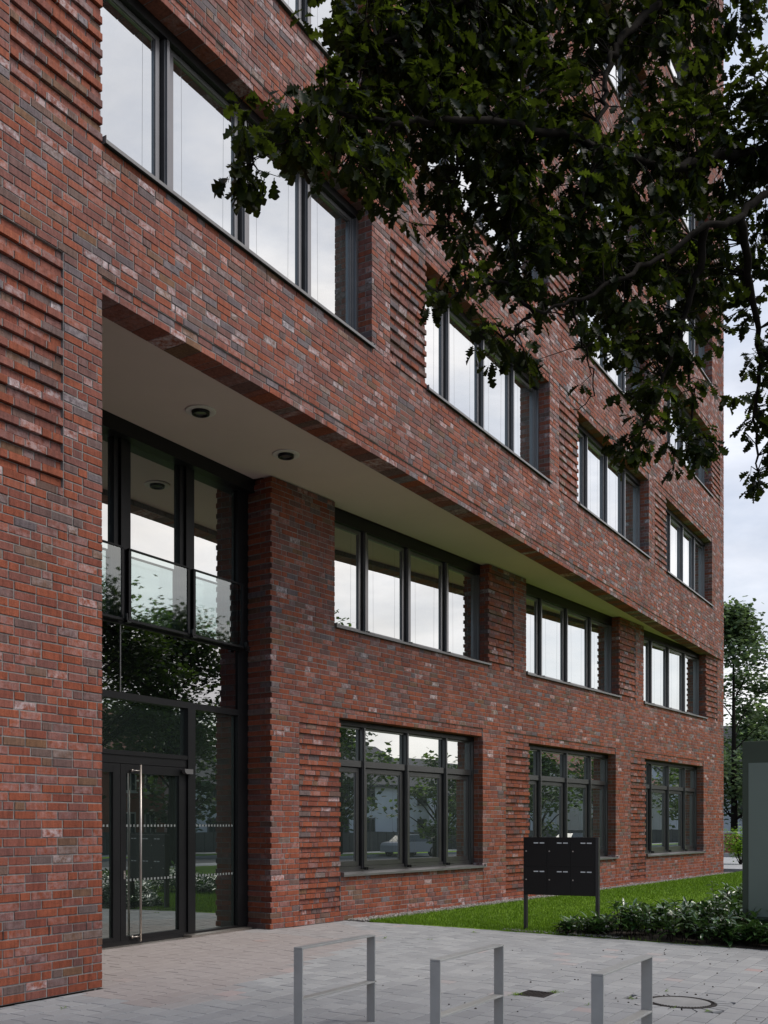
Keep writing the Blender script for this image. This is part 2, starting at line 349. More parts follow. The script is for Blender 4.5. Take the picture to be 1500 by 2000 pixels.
# brick store: (corner verts in frame coords t0,t1,d0,d1,z0,z1, frame)
bricks = []
mortar = MB()
def brick(fr, t0, t1, d0, d1, z0, z1, bl=0.0, side=None):
    if t1 - t0 < 0.02: return
    bricks.append((fr, t0, t1, d0, d1, z0, z1, bl, side))
J = 0.0125
def row(fr, k, segs, depth_back, phase, zt=None, zb=None):
    """lay one course; segs = [(t0,t1,recess,freeL,freeR,deep)]"""
    rr = random.Random(k * 7919 + int(phase * 1000))
    z0, z1 = zk(k) + J / 2, zk(k + 1) - J / 2
    if zt is not None: z1 = min(z1, zt)
    # joints along the whole wall, wild bond
    joints = []; t = -0.3 + [0, .125, .0625, .1875][k % 4] + rr.choice((0, .0, .125))
    while t < 40:
        joints.append(t); t += .25 if rr.random() < .76 else .125
    for (t0, t1, rec, fl, frr, deep) in segs:
        js = [t0] + [j for j in joints if t0 + .055 < j < t1 - .055] + [t1]
        zz0, zz1 = (z0 - J / 2, z1 + J / 2)
        if rec == 0 and deep == 'rib': zz0, zz1 = z0 + .002, z1 - .002
        if deep == 'full': zz0 = z0 + .004
        m0 = t0 + (.004 if fl else 0); m1 = t1 - (.004 if frr else 0)
        vs = [fr.p(a, b, c) for c in (zz0, zz1) for b in (rec + .0070, depth_back - .004) for a in (m0, m1)]
        mortar.add(vs, [(0, 2, 3, 1), (4, 5, 7, 6), (0, 1, 5, 4), (2, 6, 7, 3), (0, 4, 6, 2), (1, 3, 7, 5)])
        for i in range(len(js) - 1):
            a, b = js[i], js[i + 1]
            first, last = i == 0, i == len(js) - 2
            aa = a + (0 if (first and fl) else J / 2); bb = b - (0 if (last and frr) else J / 2)
            endb = (first and fl) or (last and frr)
            D = rec + .055
            if deep == 'full': D = depth_back
            if endb: D = .235 if k % 2 else .105
            if endb: D = min(D, depth_back)
            zc = zk(k); tc_ = (a + b) / 2
            up = min(1, max(0, (zc - 3) / 9)) * (0.35 + 0.65 * min(1, max(0, (tc_ - 2) / 16)))
            q = rr.random()
            bl = 0.0
            if q < .03 + .20 * up: bl = rr.uniform(.45, 1.0)
            elif q < .35 + .3 * up: bl = rr.uniform(.05, .30)
            bl = min(1, bl + .04 * up)
            brick(fr, aa, bb, rec, D, z0, z1, bl)
            if endb and D < depth_back - .03:   # the return of the wall into the opening
                if first and fl: brick(fr, aa, aa + .1, D + J, depth_back, z0, z1, bl * .3, 'L')
                if last and frr: brick(fr, bb - .1, bb, D + J, depth_back, z0, z1, bl * .3, 'R')

def cut(t0, t1, holes):
    out = [(t0, t1)]
    for a, b in holes:
        nx = []
        for p, q in out:
            if b <= p or a >= q: nx.append((p, q)); continue
            if a > p: nx.append((p, a))
            if b < q: nx.append((b, q))
        out = nx
    return out
def lay(fr, t0, t1, k0, k1, openings, panels, back, phase, endfree=(True, True), teeth=False, zlim=None, deep_rows=(), deep_rng=None, gaps=()):
    """openings: (t0,t1,k0,k1); panels: (t0,t1,k0,k1,rule,recess) with rule(k)->recessed?"""
    for k in range(k0, k1):
        ta = t0 + (.03 if (teeth and k % 2) else 0)
        tb = t1
        if zlim is not None:
            # leave out what lies far above the picture
            ta2 = (zk(k) - 2.0 - 4.86) / .6934 - (0 if fr is FF else 12)
            ta = max(ta, ta2)
            if ta >= tb - .3: continue
        hs = [(a, b) for a, b, ka, kb in openings if ka <= k < kb]
        hs += [(a, b) for a, b, ka, kb in gaps if ka <= k < kb]
        for p, q in cut(ta, tb, hs):
            fl = any(abs(p - b) < 1e-6 for a, b in hs) or (p == ta and endfree[0])
            frr = any(abs(q - a) < 1e-6 for a, b in hs) or (q == tb and endfree[1])
            pts = [p, q]
            for a, b, ka, kb, rule, rc in panels:
                if ka <= k < kb:
                    for e in (a, b):
                        if p + .01 < e < q - .01: pts.append(e)
            for a, b, ka, kb in openings:     # deep lintel course over an opening
                if k == kb:
                    for e in (a, b):
                        if p + .01 < e < q - .01: pts.append(e)
            pts = sorted(set(pts)); segs = []
            for i in range(len(pts) - 1):
                a_, b_ = pts[i], pts[i + 1]; mid = (a_ + b_) / 2; rec = 0; deep = None
                for a, b, ka, kb, rule, rc in panels:
                    if ka <= k < kb and a < mid < b:
                        if rule(k): rec = rc
                        elif rc > .025: deep = 'rib'
                for a, b, ka, kb in openings:
                    if k == kb and a < mid < b: deep = 'full'
                if k in deep_rows and (deep_rng is None or deep_rng[0] < mid < deep_rng[1]): deep = 'full'
                segs.append((a_, b_, rec, fl and i == 0, frr and i == len(pts) - 2, deep))
            row(fr, k, segs, back, phase)

BAY = 6.75; WF = 5.12
f_open, f_pan = [], []
for fl_i, kb in enumerate((101, 142, 183, 224, 265, 306)):
    for b in range(4):
        a = 7.27 + BAY * b; e = a + WF
        f_open.append((a, e, kb, kb + 24))
        if fl_i % 2 == 0: pa, pb = a - 1.115, a
        else: pa, pb = e, e + 1.09
        f_pan.append((pa, pb, kb, kb + 24, (lambda k, q=kb: (k - q) % 2 == 1), .03))
        lo, hi = min(pa, a), max(pb, e)
        f_pan.append((lo, hi, kb + 24, kb + 26, (lambda k: True), .018))
        f_pan.append((lo, hi, kb - 1, kb, (lambda k: True), .018))
f_pan.append((5.66, 6.774, 57, 85, (lambda k: k % 2 == 0), .03))
f_pan.append((7.265, 33.6, 83, 85, (lambda k: True), .016))
lay(FF, 4.4, 7.265, 0, 83, [], f_pan, .24, 1, (False, True), gaps=())
lay(FF, 4.4, UE, 83, 346, f_open, f_pan, .36, 2, (False, True), zlim=True, deep_rows=(83,), deep_rng=(7.265, UE))
# lower, canted wall
g_open, g_pan, g_gap = [], [], []
F1 = [1.58 + 6.68 * i for i in range(3)]; W1 = 5.08
GR = [1.74 + 6.68 * i for i in range(3)]; WG = 4.66
for a in F1:
    g_open.append((a, a + W1, 59, 85)); g_pan.append((a + W1, a + W1 + 1.05, 58, 83, (lambda k: k % 2 == 1), .03))
    g_pan.append((a, a + W1, 58, 59, (lambda k: True), .018))
for a in GR:
    g_open.append((a, a + WG, 9, 41)); g_pan.append((a - 1.06, a, 1, 41, (lambda k: k % 2 == 0), .03))
    g_pan.append((a - 1.06, a + WG, 41, 43, (lambda k: True), .018))
    g_gap.append((a + WG + .01, a + WG + .026, 0, 8))
lay(FG, 0, GL - .01, 0, 84, g_open, g_pan, .50, 3, (True, False), teeth=True, gaps=g_gap)

wall = MB()
# backing of the walls, kept behind the deepest bricks
def slab(fr, t0, t1, d0, d1, z0, z1, m=0):
    vs = [fr.p(a, b, c) for c in (z0, z1) for b in (d0, d1) for a in (t0, t1)]
    wall.add(vs, [(0, 2, 3, 1), (4, 5, 7, 6), (0, 1, 5, 4), (2, 6, 7, 3), (0, 4, 6, 2), (1, 3, 7, 5)], m=m)
slab(FF, -9, 4.39, .0, .24, -.3, 30)                      # wall beyond the left edge of the photograph
slab(FF, -9, 6.9, .25, 3.0, -.3, ZS - .02)                # body of the left pier
core_up = MB()
slab(FF, -9, UE - .25, .46, 14, ZS + .02, 30.5)             # body of the upper storeys
slab(FG, .60, GL - .5, .56, 9, -.3, ZS - .02)               # body of the lower storeys
slab(FF, 4, 13.0, NE + .30 - NF, 9, -.3, ZS - .02)
slab(FF, UE - .24, UE - .004, .245, 14, -.3, 30.5)
slab(FF, -9, UE, -.05, 14, 30.5, 30.75)
slab(FG, GL - .45, GL - .25, .31, .9, -.3, ZS)
brick_wall = under(wall.build('brick_wall', M['flat_brick']))
mortar.build('mortar_joints', M['mortar'], brick_wall)

# turn the brick list into meshes: the 300 that show largest one by one, the rest joined
def brick_geo(b, rr):
    fr, t0, t1, d0, d1, z0, z1, bl, side = b
    c = .0035
    j = lambda a: rr.uniform(-a, a)
    tilt = j(.0030); dz = j(.0016)
    if side is None:
        f = [(t0 + c, d0, z0 + c), (t1 - c, d0, z0 + c), (t1 - c, d0, z1 - c), (t0 + c, d0, z1 - c)]
        s_ = [(t0, d0 + c, z0), (t1, d0 + c, z0), (t1, d0 + c, z1), (t0, d0 + c, z1)]
        k_ = [(t0, d1, z0), (t1, d1, z0), (t1, d1, z1), (t0, d1, z1)]
        f = [(a + j(.0018), d + tilt + j(.0020), z + j(.0020)) for a, d, z in f]
        s_ = [(a + j(.0010), d + tilt, z + j(.0012)) for a, d, z in s_]
        vs = [fr.p(a, d, z + dz) for a, d, z in f + s_ + k_]
        fs = [(0, 1, 2, 3)] + [(i, 4 + i, 4 + (i + 1) % 4, (i + 1) % 4) for i in range(4)] + [(4 + i, 8 + i, 8 + (i + 1) % 4, 4 + (i + 1) % 4) for i in range(4)]
    else:
        vs = [fr.p(a, d, z) for z in (z0, z1) for d in (d0, d1) for a in (t0 + j(.001), t1 + j(.001))]
        fs = [(0, 1, 5, 4), (0, 4, 6, 2), (1, 3, 7, 5), (0, 2, 3, 1), (4, 5, 7, 6)]
    return vs, fs
def area(b):
    fr, t0, t1, d0, d1, z0, z1 = b[:7]
    if b[8]: return 0
    q = [px(fr.p(t, d0, z)) for t, z in ((t0, z0), (t1, z0), (t1, z1), (t0, z1))]
    if any(p is None for p in q): return 0
    q = [(min(1500, max(0, p[0])), min(2000, max(0, p[1]))) for p in q]
    A = 0
    for i in range(4):
        x0_, y0_ = q[i]; x1_, y1_ = q[(i + 1) % 4]; A += x0_ * y1_ - x1_ * y0_
    return abs(A) / 2
rr = random.Random(11)
order = sorted(range(len(bricks)), key=lambda i: -area(bricks[i]))
single = set(order[:300])
rest = MB()
for i, b in enumerate(bricks):
    vs, fs = brick_geo(b, rr); col = rr.random()
    col = col ** (1.25 + .75 * min(1, max(0, (6 - b[5]) / 5)))     # fewer grey bricks near the ground
    if rr.random() < .30 * min(1, max(0, (b[5] - 2.5) / 6)): col = rr.choice((.5, .56, .7, .8, .88, 1.0))
    if i in single:
        cen = Vector(vs[0]); mb = MB(); mb.add([tuple(Vector(v) - cen) for v in vs], fs, col, b[7])
        o = mb.build('brick', M['brick'], brick_wall); o.location = cen
    else: rest.add(vs, fs, col, b[7])
o = rest.build('brick_courses', M['brick'], brick_wall); o['kind'] = 'stuff'

# open weep joints
wj = MB()
def slot(fr, t, k):
    vs = [fr.p(a, d, z) for z in (zk(k) + .004, zk(k + 1) - .002) for d in (-.0006, .02) for a in (t - .006, t + .006)]
    wj.add(vs, [(0, 2, 3, 1), (4, 5, 7, 6), (0, 1, 5, 4), (2, 6, 7, 3), (0, 4, 6, 2), (1, 3, 7, 5)])
for t in (4.9, 5.45, 6.08, 6.60, 7.06): slot(FF, t, 7)
rq = random.Random(4)
for kk, t0_, t1_ in ((86, 7.4, 33), (92, 7.4, 33), (128, 7, 33), (99, 7.4, 33), (169, 9, 33)):
    t = t0_
    while t < t1_:
        slot(FF, t + rq.uniform(-.1, .1), kk); t += 1.0 if kk == 86 else rq.uniform(1.2, 2.6)
for t in (1.0, 2.1, 3.2, 4.3, 5.4): slot(FG, t + 5.6, 5)
tag(wj.build('weep_joints', M['curtain'], brick_wall), kind='stuff')

# vertical mastic joints below the ground floor sills
for a in GR:
    m_ = MB(); v0 = a + WG + .008
    vs = [FG.p(x, d, z) for z in (.02, zk(8)) for d in (.012, .05) for x in (v0, v0 + .02)]
    m_.add(vs, [(0, 2, 3, 1), (4, 5, 7, 6), (0, 1, 5, 4), (2, 6, 7, 3), (0, 4, 6, 2), (1, 3, 7, 5)])
    m_.build('movement_joint', M['curtain'], brick_wall)

# soffit under the cantilever
sf = MB()
gb = [FG.p(GL - .3, .2, 0)[:2], FG.p(0.02, .2, 0)[:2]]
sf.prism([(6.85, NF + .235), (UE - 2.2, NF + .235), gb[0], gb[1], (12.60, NE + .3), (6.85, NE + .3)], ZS, ZS + .12)
soffit = under(sf.build('soffit', M['plaster']))
for (x, y) in ((10.18, 8.95), (12.02, 8.93)):
    rg = MB(); rg.lathe([(.20, ZS - .002), (.20, ZS - .014), (.19, ZS - .018), (.125, ZS - .018), (.115, ZS - .010)], x, y, 40)
    d = rg.build('recessed_lamp', M['plaster_trim'], soffit, True)
    bz = MB(); bz.lathe([(.118, ZS - .012), (.116, ZS - .05), (.105, ZS - .055), (.088, ZS - .052), (.080, ZS - .012)], x, y, 40); bz.lathe([(.082, ZS - .03), (.0, ZS - .03)], x, y, 40, 1)
    bz.build('lamp_bezel', [M['black'], M['lens']], soffit, True)

# ------------------------------------------------------------------ windows
def fbox(mb, fr, t0, t1, d0, d1, z0, z1, m=0):
    vs = [fr.p(a, b, c) for c in (z0, z1) for b in (d0, d1) for a in (t0, t1)]
    mb.add(vs, [(0, 2, 3, 1), (4, 5, 7, 6), (0, 1, 5, 4), (2, 6, 7, 3), (0, 4, 6, 2), (1, 3, 7, 5)], m=m)
pq = random.Random(12)
def quad(mb, fr, t0, t1, d, z0, z1):
    if t1 - t0 > .3:
        a, b = pq.uniform(-.0016, .0016), pq.uniform(-.0016, .0016)
        mb.add([fr.p(t0, d + a, z0), fr.p(t1, d - a, z0), fr.p(t1, d - a + b, z1), fr.p(t0, d + a + b, z1)], [(0, 1, 2, 3)]); return
    mb.add([fr.p(t0, d, z0), fr.p(t1, d, z0), fr.p(t1, d, z1), fr.p(t0, d, z1)], [(0, 1, 2, 3)])
def sash(fr, t0, t1, d, z0, z1, w, parent, wire=True, glass='glass', mm='metal'):
    s = MB()
    fbox(s, fr, t0, t0 + w, d, d + .06, z0, z1); fbox(s, fr, t1 - w, t1, d, d + .06, z0, z1)
    fbox(s, fr, t0 + w, t1 - w, d + .001, d + .06, z0, z0 + w); fbox(s, fr, t0 + w, t1 - w, d + .001, d + .06, z1 - w, z1)
    # glazing bead
    b = .012
    fbox(s, fr, t0 + w, t0 + w + b, d + .014, d + .05, z0 + w, z1 - w); fbox(s, fr, t1 - w - b, t1 - w, d + .014, d + .05, z0 + w, z1 - w)
    fbox(s, fr, t0 + w + b, t1 - w - b, d + .015, d + .05, z0 + w, z0 + w + b); fbox(s, fr, t0 + w + b, t1 - w - b, d + .015, d + .05, z1 - w - b, z1 - w)
    s.build('sash', M[mm], parent)
    g = MB(); quad(g, fr, t0 + w + b, t1 - w - b, d + .030, z0 + w + b, z1 - w - b)
    g.build('pane', M[glass], parent)
    if wire:
        for t in (t0 + w + .09, t1 - w - .10):
            q = MB(); q.tube([fr.p(t, d - .045, z0 + .02), fr.p(t, d - .035, z1 - .02)], .0016, 4)
            q.build('blind_guide_wire', M['metal_pale'], parent)
def window(fr, a, e, kb, kt, posts, d, lab=None, head=.12, transom=None, ztop=None, stay=False, sill_out=.035, rail=.055):
    zb = zk(kb) + .045; zt = (zk(kt) if ztop is None else ztop)
    fm = MB()
    fbox(fm, fr, a + .001, e - .001, d - .005, d + .12, zb - .03, zb + .035)
    fbox(fm, fr, a + .002, a + .055, d - rail, d + .11, zb + .035, zt - head); fbox(fm, fr, e - .06, e - .002, d - rail, d + .11, zb + .035, zt - head)
    fbox(fm, fr, e - .10, e - .06, d - .01, d + .11, zb + .035, zt - head)
    fbox(fm, fr, a + .003, e - .003, d + .11, d + .13, zb - .02, zt - .01)
    pw = .040
    for p in posts:
        fbox(fm, fr, p - pw, p + pw, d - rail * .55, d + .10, zb + .036, zt - head + .002)
        fbox(fm, fr, p - pw * .5, p + pw * .5, d - rail, d - rail * .55, zb + .06, zt - head - .002)
    edges = [a + .045] + list(posts) + [e - .065]
    mm = 'metal_ground' if transom else 'metal'
    w = under(fm.build('window', M[mm]))
    hb2 = MB(); fbox(hb2, fr, a + .001, e - .001, d - .06, d + .12, zt - head, zt - .002); hb2.build('blind_box', M['hinge'], w)  # box in black, the deep shade under the lintel put into its colour
    top = zt - head - .004; low = zb + .04
    for i in range(len(edges) - 1):
        t0 = edges[i] + (.082 if i else .012); t1 = edges[i + 1] - (.082 if i < len(edges) - 2 else .012)
        if t1 - t0 < .12: continue
        if transom:
            sash(fr, t0 + .0, t1 - .0, d + .02, low + .06, transom - .075, .075, w, mm=mm)
            g2 = MB(); quad(g2, fr, t0 - .02, t1 + .02, d + .04, transom + .055, top - .03); g2.build('top_light_pane', M['glass'], w)
            r = MB(); fbox(r, fr, t0 - .03, t1 + .03, d - .02, d + .07, transom - .055, transom + .055); r.build('transom', M[mm], w)
            r = MB(); fbox(r, fr, t0 - .03, t1 + .03, d + .0, d + .06, top - .03, top + .001); r.build('head_rail', M[mm], w)
            r = MB(); fbox(r, fr, t0 - .028, t1 + .028, d + .0, d + .06, low - .004, low + .055); r.build('bottom_rail', M[mm], w)
        else:
            sash(fr, t0, t1, d + .005, low, top, .06, w)
    sl = MB(); zs = zk(kb) + .018; sp = .004
    vs = [fr.p(t, dd, z) for t in (a + .02, e + .035) for dd, z in ((d + .02, zs + .030), (-sill_out, zs + .012), (-sill_out, zs - .026), (-sill_out + .004, zs - .026), (-sill_out + .004, zs + .006), (d + .02, zs + .024))]
    fs = [(i, i + 1, 7 + i, 6 + i) for i in range(5)] + [(5, 0, 6, 11), tuple(range(6))[::-1], tuple(range(6, 12))]
    sl.add(vs, fs)
    fbox(sl, fr, a + .012, a + .020, -sill_out, d + .02, zs - .024, zs + .050); fbox(sl, fr, e + .035, e + .041, -sill_out, d * .3, zs - .024, zs + .040)
    sl.build('sill', M['metal_pale'], w)
    if stay:
        for p in posts:
            st = MB()
            fbox(st, fr, p - .06, p + .20, d - .10, d - .085, zb + .045, zb + .057); fbox(st, fr, p - .012, p + .012, d - .13, d - .04, zb + .028, zb + .075)
            fbox(st, fr, p - .05, p - .03, d - .12, d - .09, zb + .035, zb + .07)
            st.build('stay_bracket', M['hinge'], w)
    return w
for (a, e, kb, kt) in f_open:
    zmin = zk(kb); lim = 4.86 + .6934 * e + 1.2
    if zmin > lim: continue
    window(FF, a, e, kb, kt, (a + 1.19, a + 2.55, a + 3.88), .285, head=.115)
for a in F1: window(FG, a, a + W1, 59, 84, (a + 1.165, a + 2.50, a + 3.83), .285, head=.22, ztop=ZS, stay=True)
for a in GR: window(FG, a, a + WG, 9, 41, (a + .95, a + 2.29, a + 3.63), .27, rail=.055, head=.09, transom=2.715, stay=True, sill_out=.06)

# ------------------------------------------------------------------ entrance
ent = MB()
U0, U1 = 6.8, 12.41
def eb(mb, a, b, d0, d1, z0, z1, m=0): fbox(mb, FE, a, b, d0, d1, z0, z1, m)
eb(ent, U0, U1, .10, .28, .04, 6.955)                          # dark body behind the glass line
eb(ent, U0, U1, -.14, .098, 6.76, 6.96)                     # head box below the soffit
eb(ent, U0, U1, -.01, .098, 4.30, 4.40)                          # rail at first floor
eb(ent, U0, U1, -.005, .098, 3.31, 3.40)                         # rail under the spandrel
eb(ent, U0, 11.12, -.012, .098, 2.57, 2.63)                      # door head
eb(ent, U0, 11.12, .005, .098, 2.46, 2.569)
eb(ent, U0, U1, .0, .098, .035, .10)                             # bottom rail
eb(ent, 12.16, U1 - .001, -.008, .098, .101, 6.759)              # dark end post
eb(ent, 11.03, 11.185, -.02, .098, .101, 3.309)                  # post between door and side light
for c0 in (9.77, 11.03): # upper mullions
    eb(ent, c0 - .055, c0 + .055, -.035, .098, 4.401, 6.759); eb(ent, c0 - .15, c0 - .075, .0, .098, 4.401, 6.759); eb(ent, c0 + .075, c0 + .15, .0, .098, 4.401, 6.759)
eb(ent, 8.44, 8.62, -.02, .098, 4.401, 6.759)
entrance = under(ent.build('entrance_screen', M['metal_dark']))
def epane(a, b, z0, z1, m, name='pane', d=.06, par=None):
    g = MB(); quad(g, FE, a, b, d, z0, z1); return g.build(name, M[m], par or entrance)
for a, b in ((8.62, 9.62), (9.92, 10.88), (11.18, 12.14)): epane(a, b, 4.40, 6.76, 'glass')
for a, b in ((U0, 9.742), (9.758, 12.14)): epane(a, b, 3.40, 4.30, 'glass_dark', 'spandrel_panel', .02)
jt = MB(); eb(jt, 9.742, 9.757, .012, .03, 3.401, 4.299); jt.build('panel_joint', M['metal_pale'], entrance)
epane(U0, 11.03, 2.63, 3.31, 'glass_door', 'fanlight_pane'); epane(11.185, 12.14, .10, 3.31, 'glass_door', 'side_light_pane')
# doors
def door_leaf(a, b, gl, gr):
    s = MB(); d0, d1 = .012, .085
    eb(s, a, a + gl, d0, d1, .045, 2.455); eb(s, b - gr, b, d0, d1, .045, 2.455)
    eb(s, a + gl, b - gr, d0 + .001, d1, .045, .155); eb(s, a + gl, b - gr, d0 + .001, d1, 2.335, 2.455)
    o = s.build('door_leaf', M['metal_dark'], entrance)
    o2 = epane(a + gl, b - gr, .155, 2.335, 'glass_door', 'door_pane', .05, o)
    return o, (a + gl, b - gr)
l1, e1 = door_leaf(8.72, 9.742, .12, .125)
l2, e2 = door_leaf(9.750, 11.025, .10, .15)
hb = MB(); hb.tube([FE.p(10.045, -.062, .075), FE.p(10.045, -.062, 2.45)], .0165, 16)
for z in (.14, 2.37):
    hb.tube([FE.p(10.045, -.062, z), FE.p(9.93, -.03, z)], .007, 8); hb.tube([FE.p(9.93, -.034, z), FE.p(9.93, .011, z)], .016, 12)
hb.build('door_handle', M['steel'], l2, True)
lk = MB(); eb(lk, 9.80, 9.828, .004, .012, .92, 1.03); lk.tube([FE.p(9.814, -.006, .985), FE.p(9.814, .006, .985)], .011, 10); lk.build('lock_plate', M['steel'], l2)
dc = MB()
pr = [(10.90, 2.435), (11.075, 2.435), (11.075, 2.365), (10.955, 2.365), (10.93, 2.372), (10.912, 2.388)]
dc.add([FE.p(t, d, z) for d in (-.075, -.012) for t, z in pr], [tuple(range(6)), tuple(range(6, 12))[::-1]] + [(i, (i + 1) % 6, 6 + (i + 1) % 6, 6 + i) for i in range(6)])
dc.build('door_closer', M['metal_pale'], l2)
# square manifestation dots printed on the glass
dots = MB()
for zc in (1.63, .90):
    for (a, b, dd) in ((e1[0], e1[1], .046), (e2[0], e2[1], .046), (11.185, 12.14, .056)):
        t = a + .03
        while t < b - .03: quad(dots, FE, t, t + .032, dd, zc - .016, zc + .016); t += .066
dots.build('manifestation_dots', simple('frosted_white_film', (0.20, 0.215, 0.21), .6), entrance)
thr = MB(); eb(thr, U0, 12.30, -.17, .0, .034, .040); eb(thr, U0, 12.30, -.185, -.17, .030, .044); eb(thr, 10.95, 12.32, -.16, .0, .041, .07); thr.build('threshold', [M['steel']], entrance)
# glass balustrades in front of the first floor doors
for a, b in ((8.60, 9.715), (9.80, 10.99), (11.07, 12.20)):
    fr_ = MB()
    for t in (a, b - .045): eb(fr_, t, t + .045, -.09, -.045, 4.36, 5.305)
    eb(fr_, a, b, -.10, -.06, 5.286, 5.306)
    eb(fr_, a, b, -.115, -.04, 4.33, 4.36)
    bo = fr_.build('balustrade', M['metal_dark'], entrance)
    g = MB(); quad(g, FE, a + .045, b - .045, -.08, 4.365, 5.285); g.build('balustrade_pane', M['balustrade'], bo)
    br = MB(); eb(br, b - .02, b + .05, -.17, -.112, 4.30, 4.33); eb(br, b - .02, b + .0, -.16, -.112, 4.33, 4.42); eb(br, b + .02, b + .09, -.15, -.135, 4.345, 4.36); br.build('bracket', M['hinge'], bo)

# ------------------------------------------------------------------ ground
LE = lambda y: 14.50 + (8.91 - y) * .045        # paving / lawn edge
def flat_sheet(name, poly, zf, m, kind='structure', sub=None):
    b = MB(); b.add([(x, y, zf(x, y)) for x, y in poly], [tuple(range(len(poly)))]); o = b.build(name, m); tag(o, kind=kind); return o
flat_sheet('ground', [(-300, -300), (600, -300), (600, 300), (-300, 300)], lambda x, y: -.45, M['asphalt'])
pave = MB(); pave.prism([(-4, -6), (LE(-6), -6), (LE(10.2), 10.2), (-4, 10.2)], -.44, lambda x, y: ground_z(x, y) - .008)
paving = tag(pave.build('paving', M['joint_sand']), kind='structure')
# concrete stones, 20 cm courses running along the front
MH = (10.02, 2.66, .335)                        # manhole centre and radius
DR = (9.44, 9.78, 3.86, 4.16)                   # drain
stones = []
rp = random.Random(5)
y = -1.2; rown = 0
while y < 10.1:
    x = 3.0 + rp.choice((0, .07, .13, .2))
    while x < LE(y):
        w = .2 if rp.random() < .42 else .3
        x1 = min(x + w, LE(y + .1) - .002); y1 = y + .2
        if x1 - x > .04:
            cx_, cy_ = (x + x1) / 2, (y + y1) / 2
            if y1 > NF + .02 and x < 7.27:
                if y < NF - .01: stones.append((x, x1, y, NF + .012))
                elif x1 > 7.3: stones.append((7.275, x1, y, y1))
            elif y1 > FG.o.y + .05 - (cx_ - 12.6) * .092 and cx_ > 12.6: 
                if cy_ < FG.o.y + .1 - (cx_ - 12.6) * .092: stones.append((x, x1, y, y1))
            elif y1 > NE - .19:
                if y < NE - .25: stones.append((x, x1, y, NE - .195))
            elif (cx_ - MH[0]) ** 2 + (cy_ - MH[1]) ** 2 < (MH[2] + .16) ** 2: pass
            elif x1 > DR[0] and x < DR[1] and y1 > DR[2] and y < DR[3]:
                for q in ((x, min(x1, DR[0]), y, y1), (max(x, DR[1]), x1, y, y1), (max(x, DR[0]), min(x1, DR[1]), y, min(y1, DR[2])), (max(x, DR[0]), min(x1, DR[1]), max(y, DR[3]), y1)):
                    if q[1] - q[0] > .02 and q[3] - q[2] > .02: stones.append(q)
            else: stones.append((x, x1, y, y1))
        x += w
    y += .2; rown += 1
def stone_geo(s_, rr):
    x0, x1, y0, y1 = s_; g = .0046; c = .003; dz = rr.uniform(-.0014, .0014); tx = rr.uniform(-.0012, .0012); ty = rr.uniform(-.0012, .0012)
    top = [(x0 + g + c, y0 + g + c), (x1 - g - c, y0 + g + c), (x1 - g - c, y1 - g - c), (x0 + g + c, y1 - g - c)]
    out = [(x0 + g, y0 + g), (x1 - g, y0 + g), (x1 - g, y1 - g), (x0 + g, y1 - g)]
    zt = lambda i, x, y: ground_z(x, y) + dz + (tx if i in (1, 2) else -tx) + (ty if i > 1 else -ty)
    vs = [(x, y, zt(i, x, y)) for i, (x, y) in enumerate(top)] + [(x, y, zt(i, x, y) - .003) for i, (x, y) in enumerate(out)] + [(x, y, ground_z(x, y) - .03) for x, y in out]
    fs = [(0, 1, 2, 3)] + [(4 + i, 4 + (i + 1) % 4, (i + 1) % 4, i) for i in range(4)] + [(8 + i, 8 + (i + 1) % 4, 4 + (i + 1) % 4, 4 + i) for i in range(4)]
    return vs, fs
def starea(s_):
    q = [px((x, y, ground_z(x, y))) for x, y in ((s_[0], s_[2]), (s_[1], s_[2]), (s_[1], s_[3]), (s_[0], s_[3]))]
    if any(p is None for p in q): return 0
    q = [(min(1500, max(0, p[0])), min(2000, max(0, p[1]))) for p in q]
    return abs(sum(q[i][0] * q[(i + 1) % 4][1] - q[(i + 1) % 4][0] * q[i][1] for i in range(4))) / 2
od = sorted(range(len(stones)), key=lambda i: -starea(stones[i])); near = set(od[:300])
rs = random.Random(3); restp = MB()
for i, s_ in enumerate(stones):
    vs, fs = stone_geo(s_, rs)
    cx_, cy_ = (s_[0] + s_[1]) / 2, (s_[2] + s_[3]) / 2
    # reddish field in front of the doors
    red = 0.0
    edge = 6.35 + .22 * (cx_ - 7.0) + (.12 if rs.random() < .4 else 0)
    if cx_ > 6.9 and cy_ > edge and cx_ < 13.2 + .6 * (cy_ - 8): red = .6 * min(1, (cy_ - edge) / .5 + .5) * (1 - .0 * cx_)
    if cx_ > 12.2 and red: red *= .55
    col = rs.random()
    if i in near:
        cen = Vector(vs[0]); mb = MB(); mb.add([tuple(Vector(v) - cen) for v in vs], fs, col, red); o = mb.build('paver', M['paver'], paving); o.location = cen
    else: restp.add(vs, fs, col, red)
o = restp.build('pavers', M['paver'], paving); o['kind'] = 'stuff'

# manhole cover with its ring of cut stones
mh = empty('manhole_cover', (MH[0], MH[1], ground_z(MH[0], MH[1])))
tag(mh, 'round cast iron manhole cover with a pale concrete filling set in the paving', 'manhole cover')
tilt = math.atan(.018); mh.rotation_euler = (tilt, 0, 0)
b = MB(); b.lathe([(.335, -.02), (.335, .004), (.318, .006), (.314, -.004), (.308, -.004), (.304, .006), (.288, .006), (.284, -.002)], 0, 0, 64)
for k in range(60):
    a = 2 * math.pi * k / 60; c0, s0 = math.cos(a), math.sin(a)
    b.add([(r_ * math.cos(a + da), r_ * math.sin(a + da), z_) for z_ in (.003, .009) for r_, da in ((.290, -.022), (.303, -.022), (.303, .022), (.290, .022))], [(4, 5, 6, 7), (0, 1, 5, 4), (1, 2, 6, 5), (2, 3, 7, 6), (3, 0, 4, 7)])
b.build('iron_ring', M['iron'], mh)
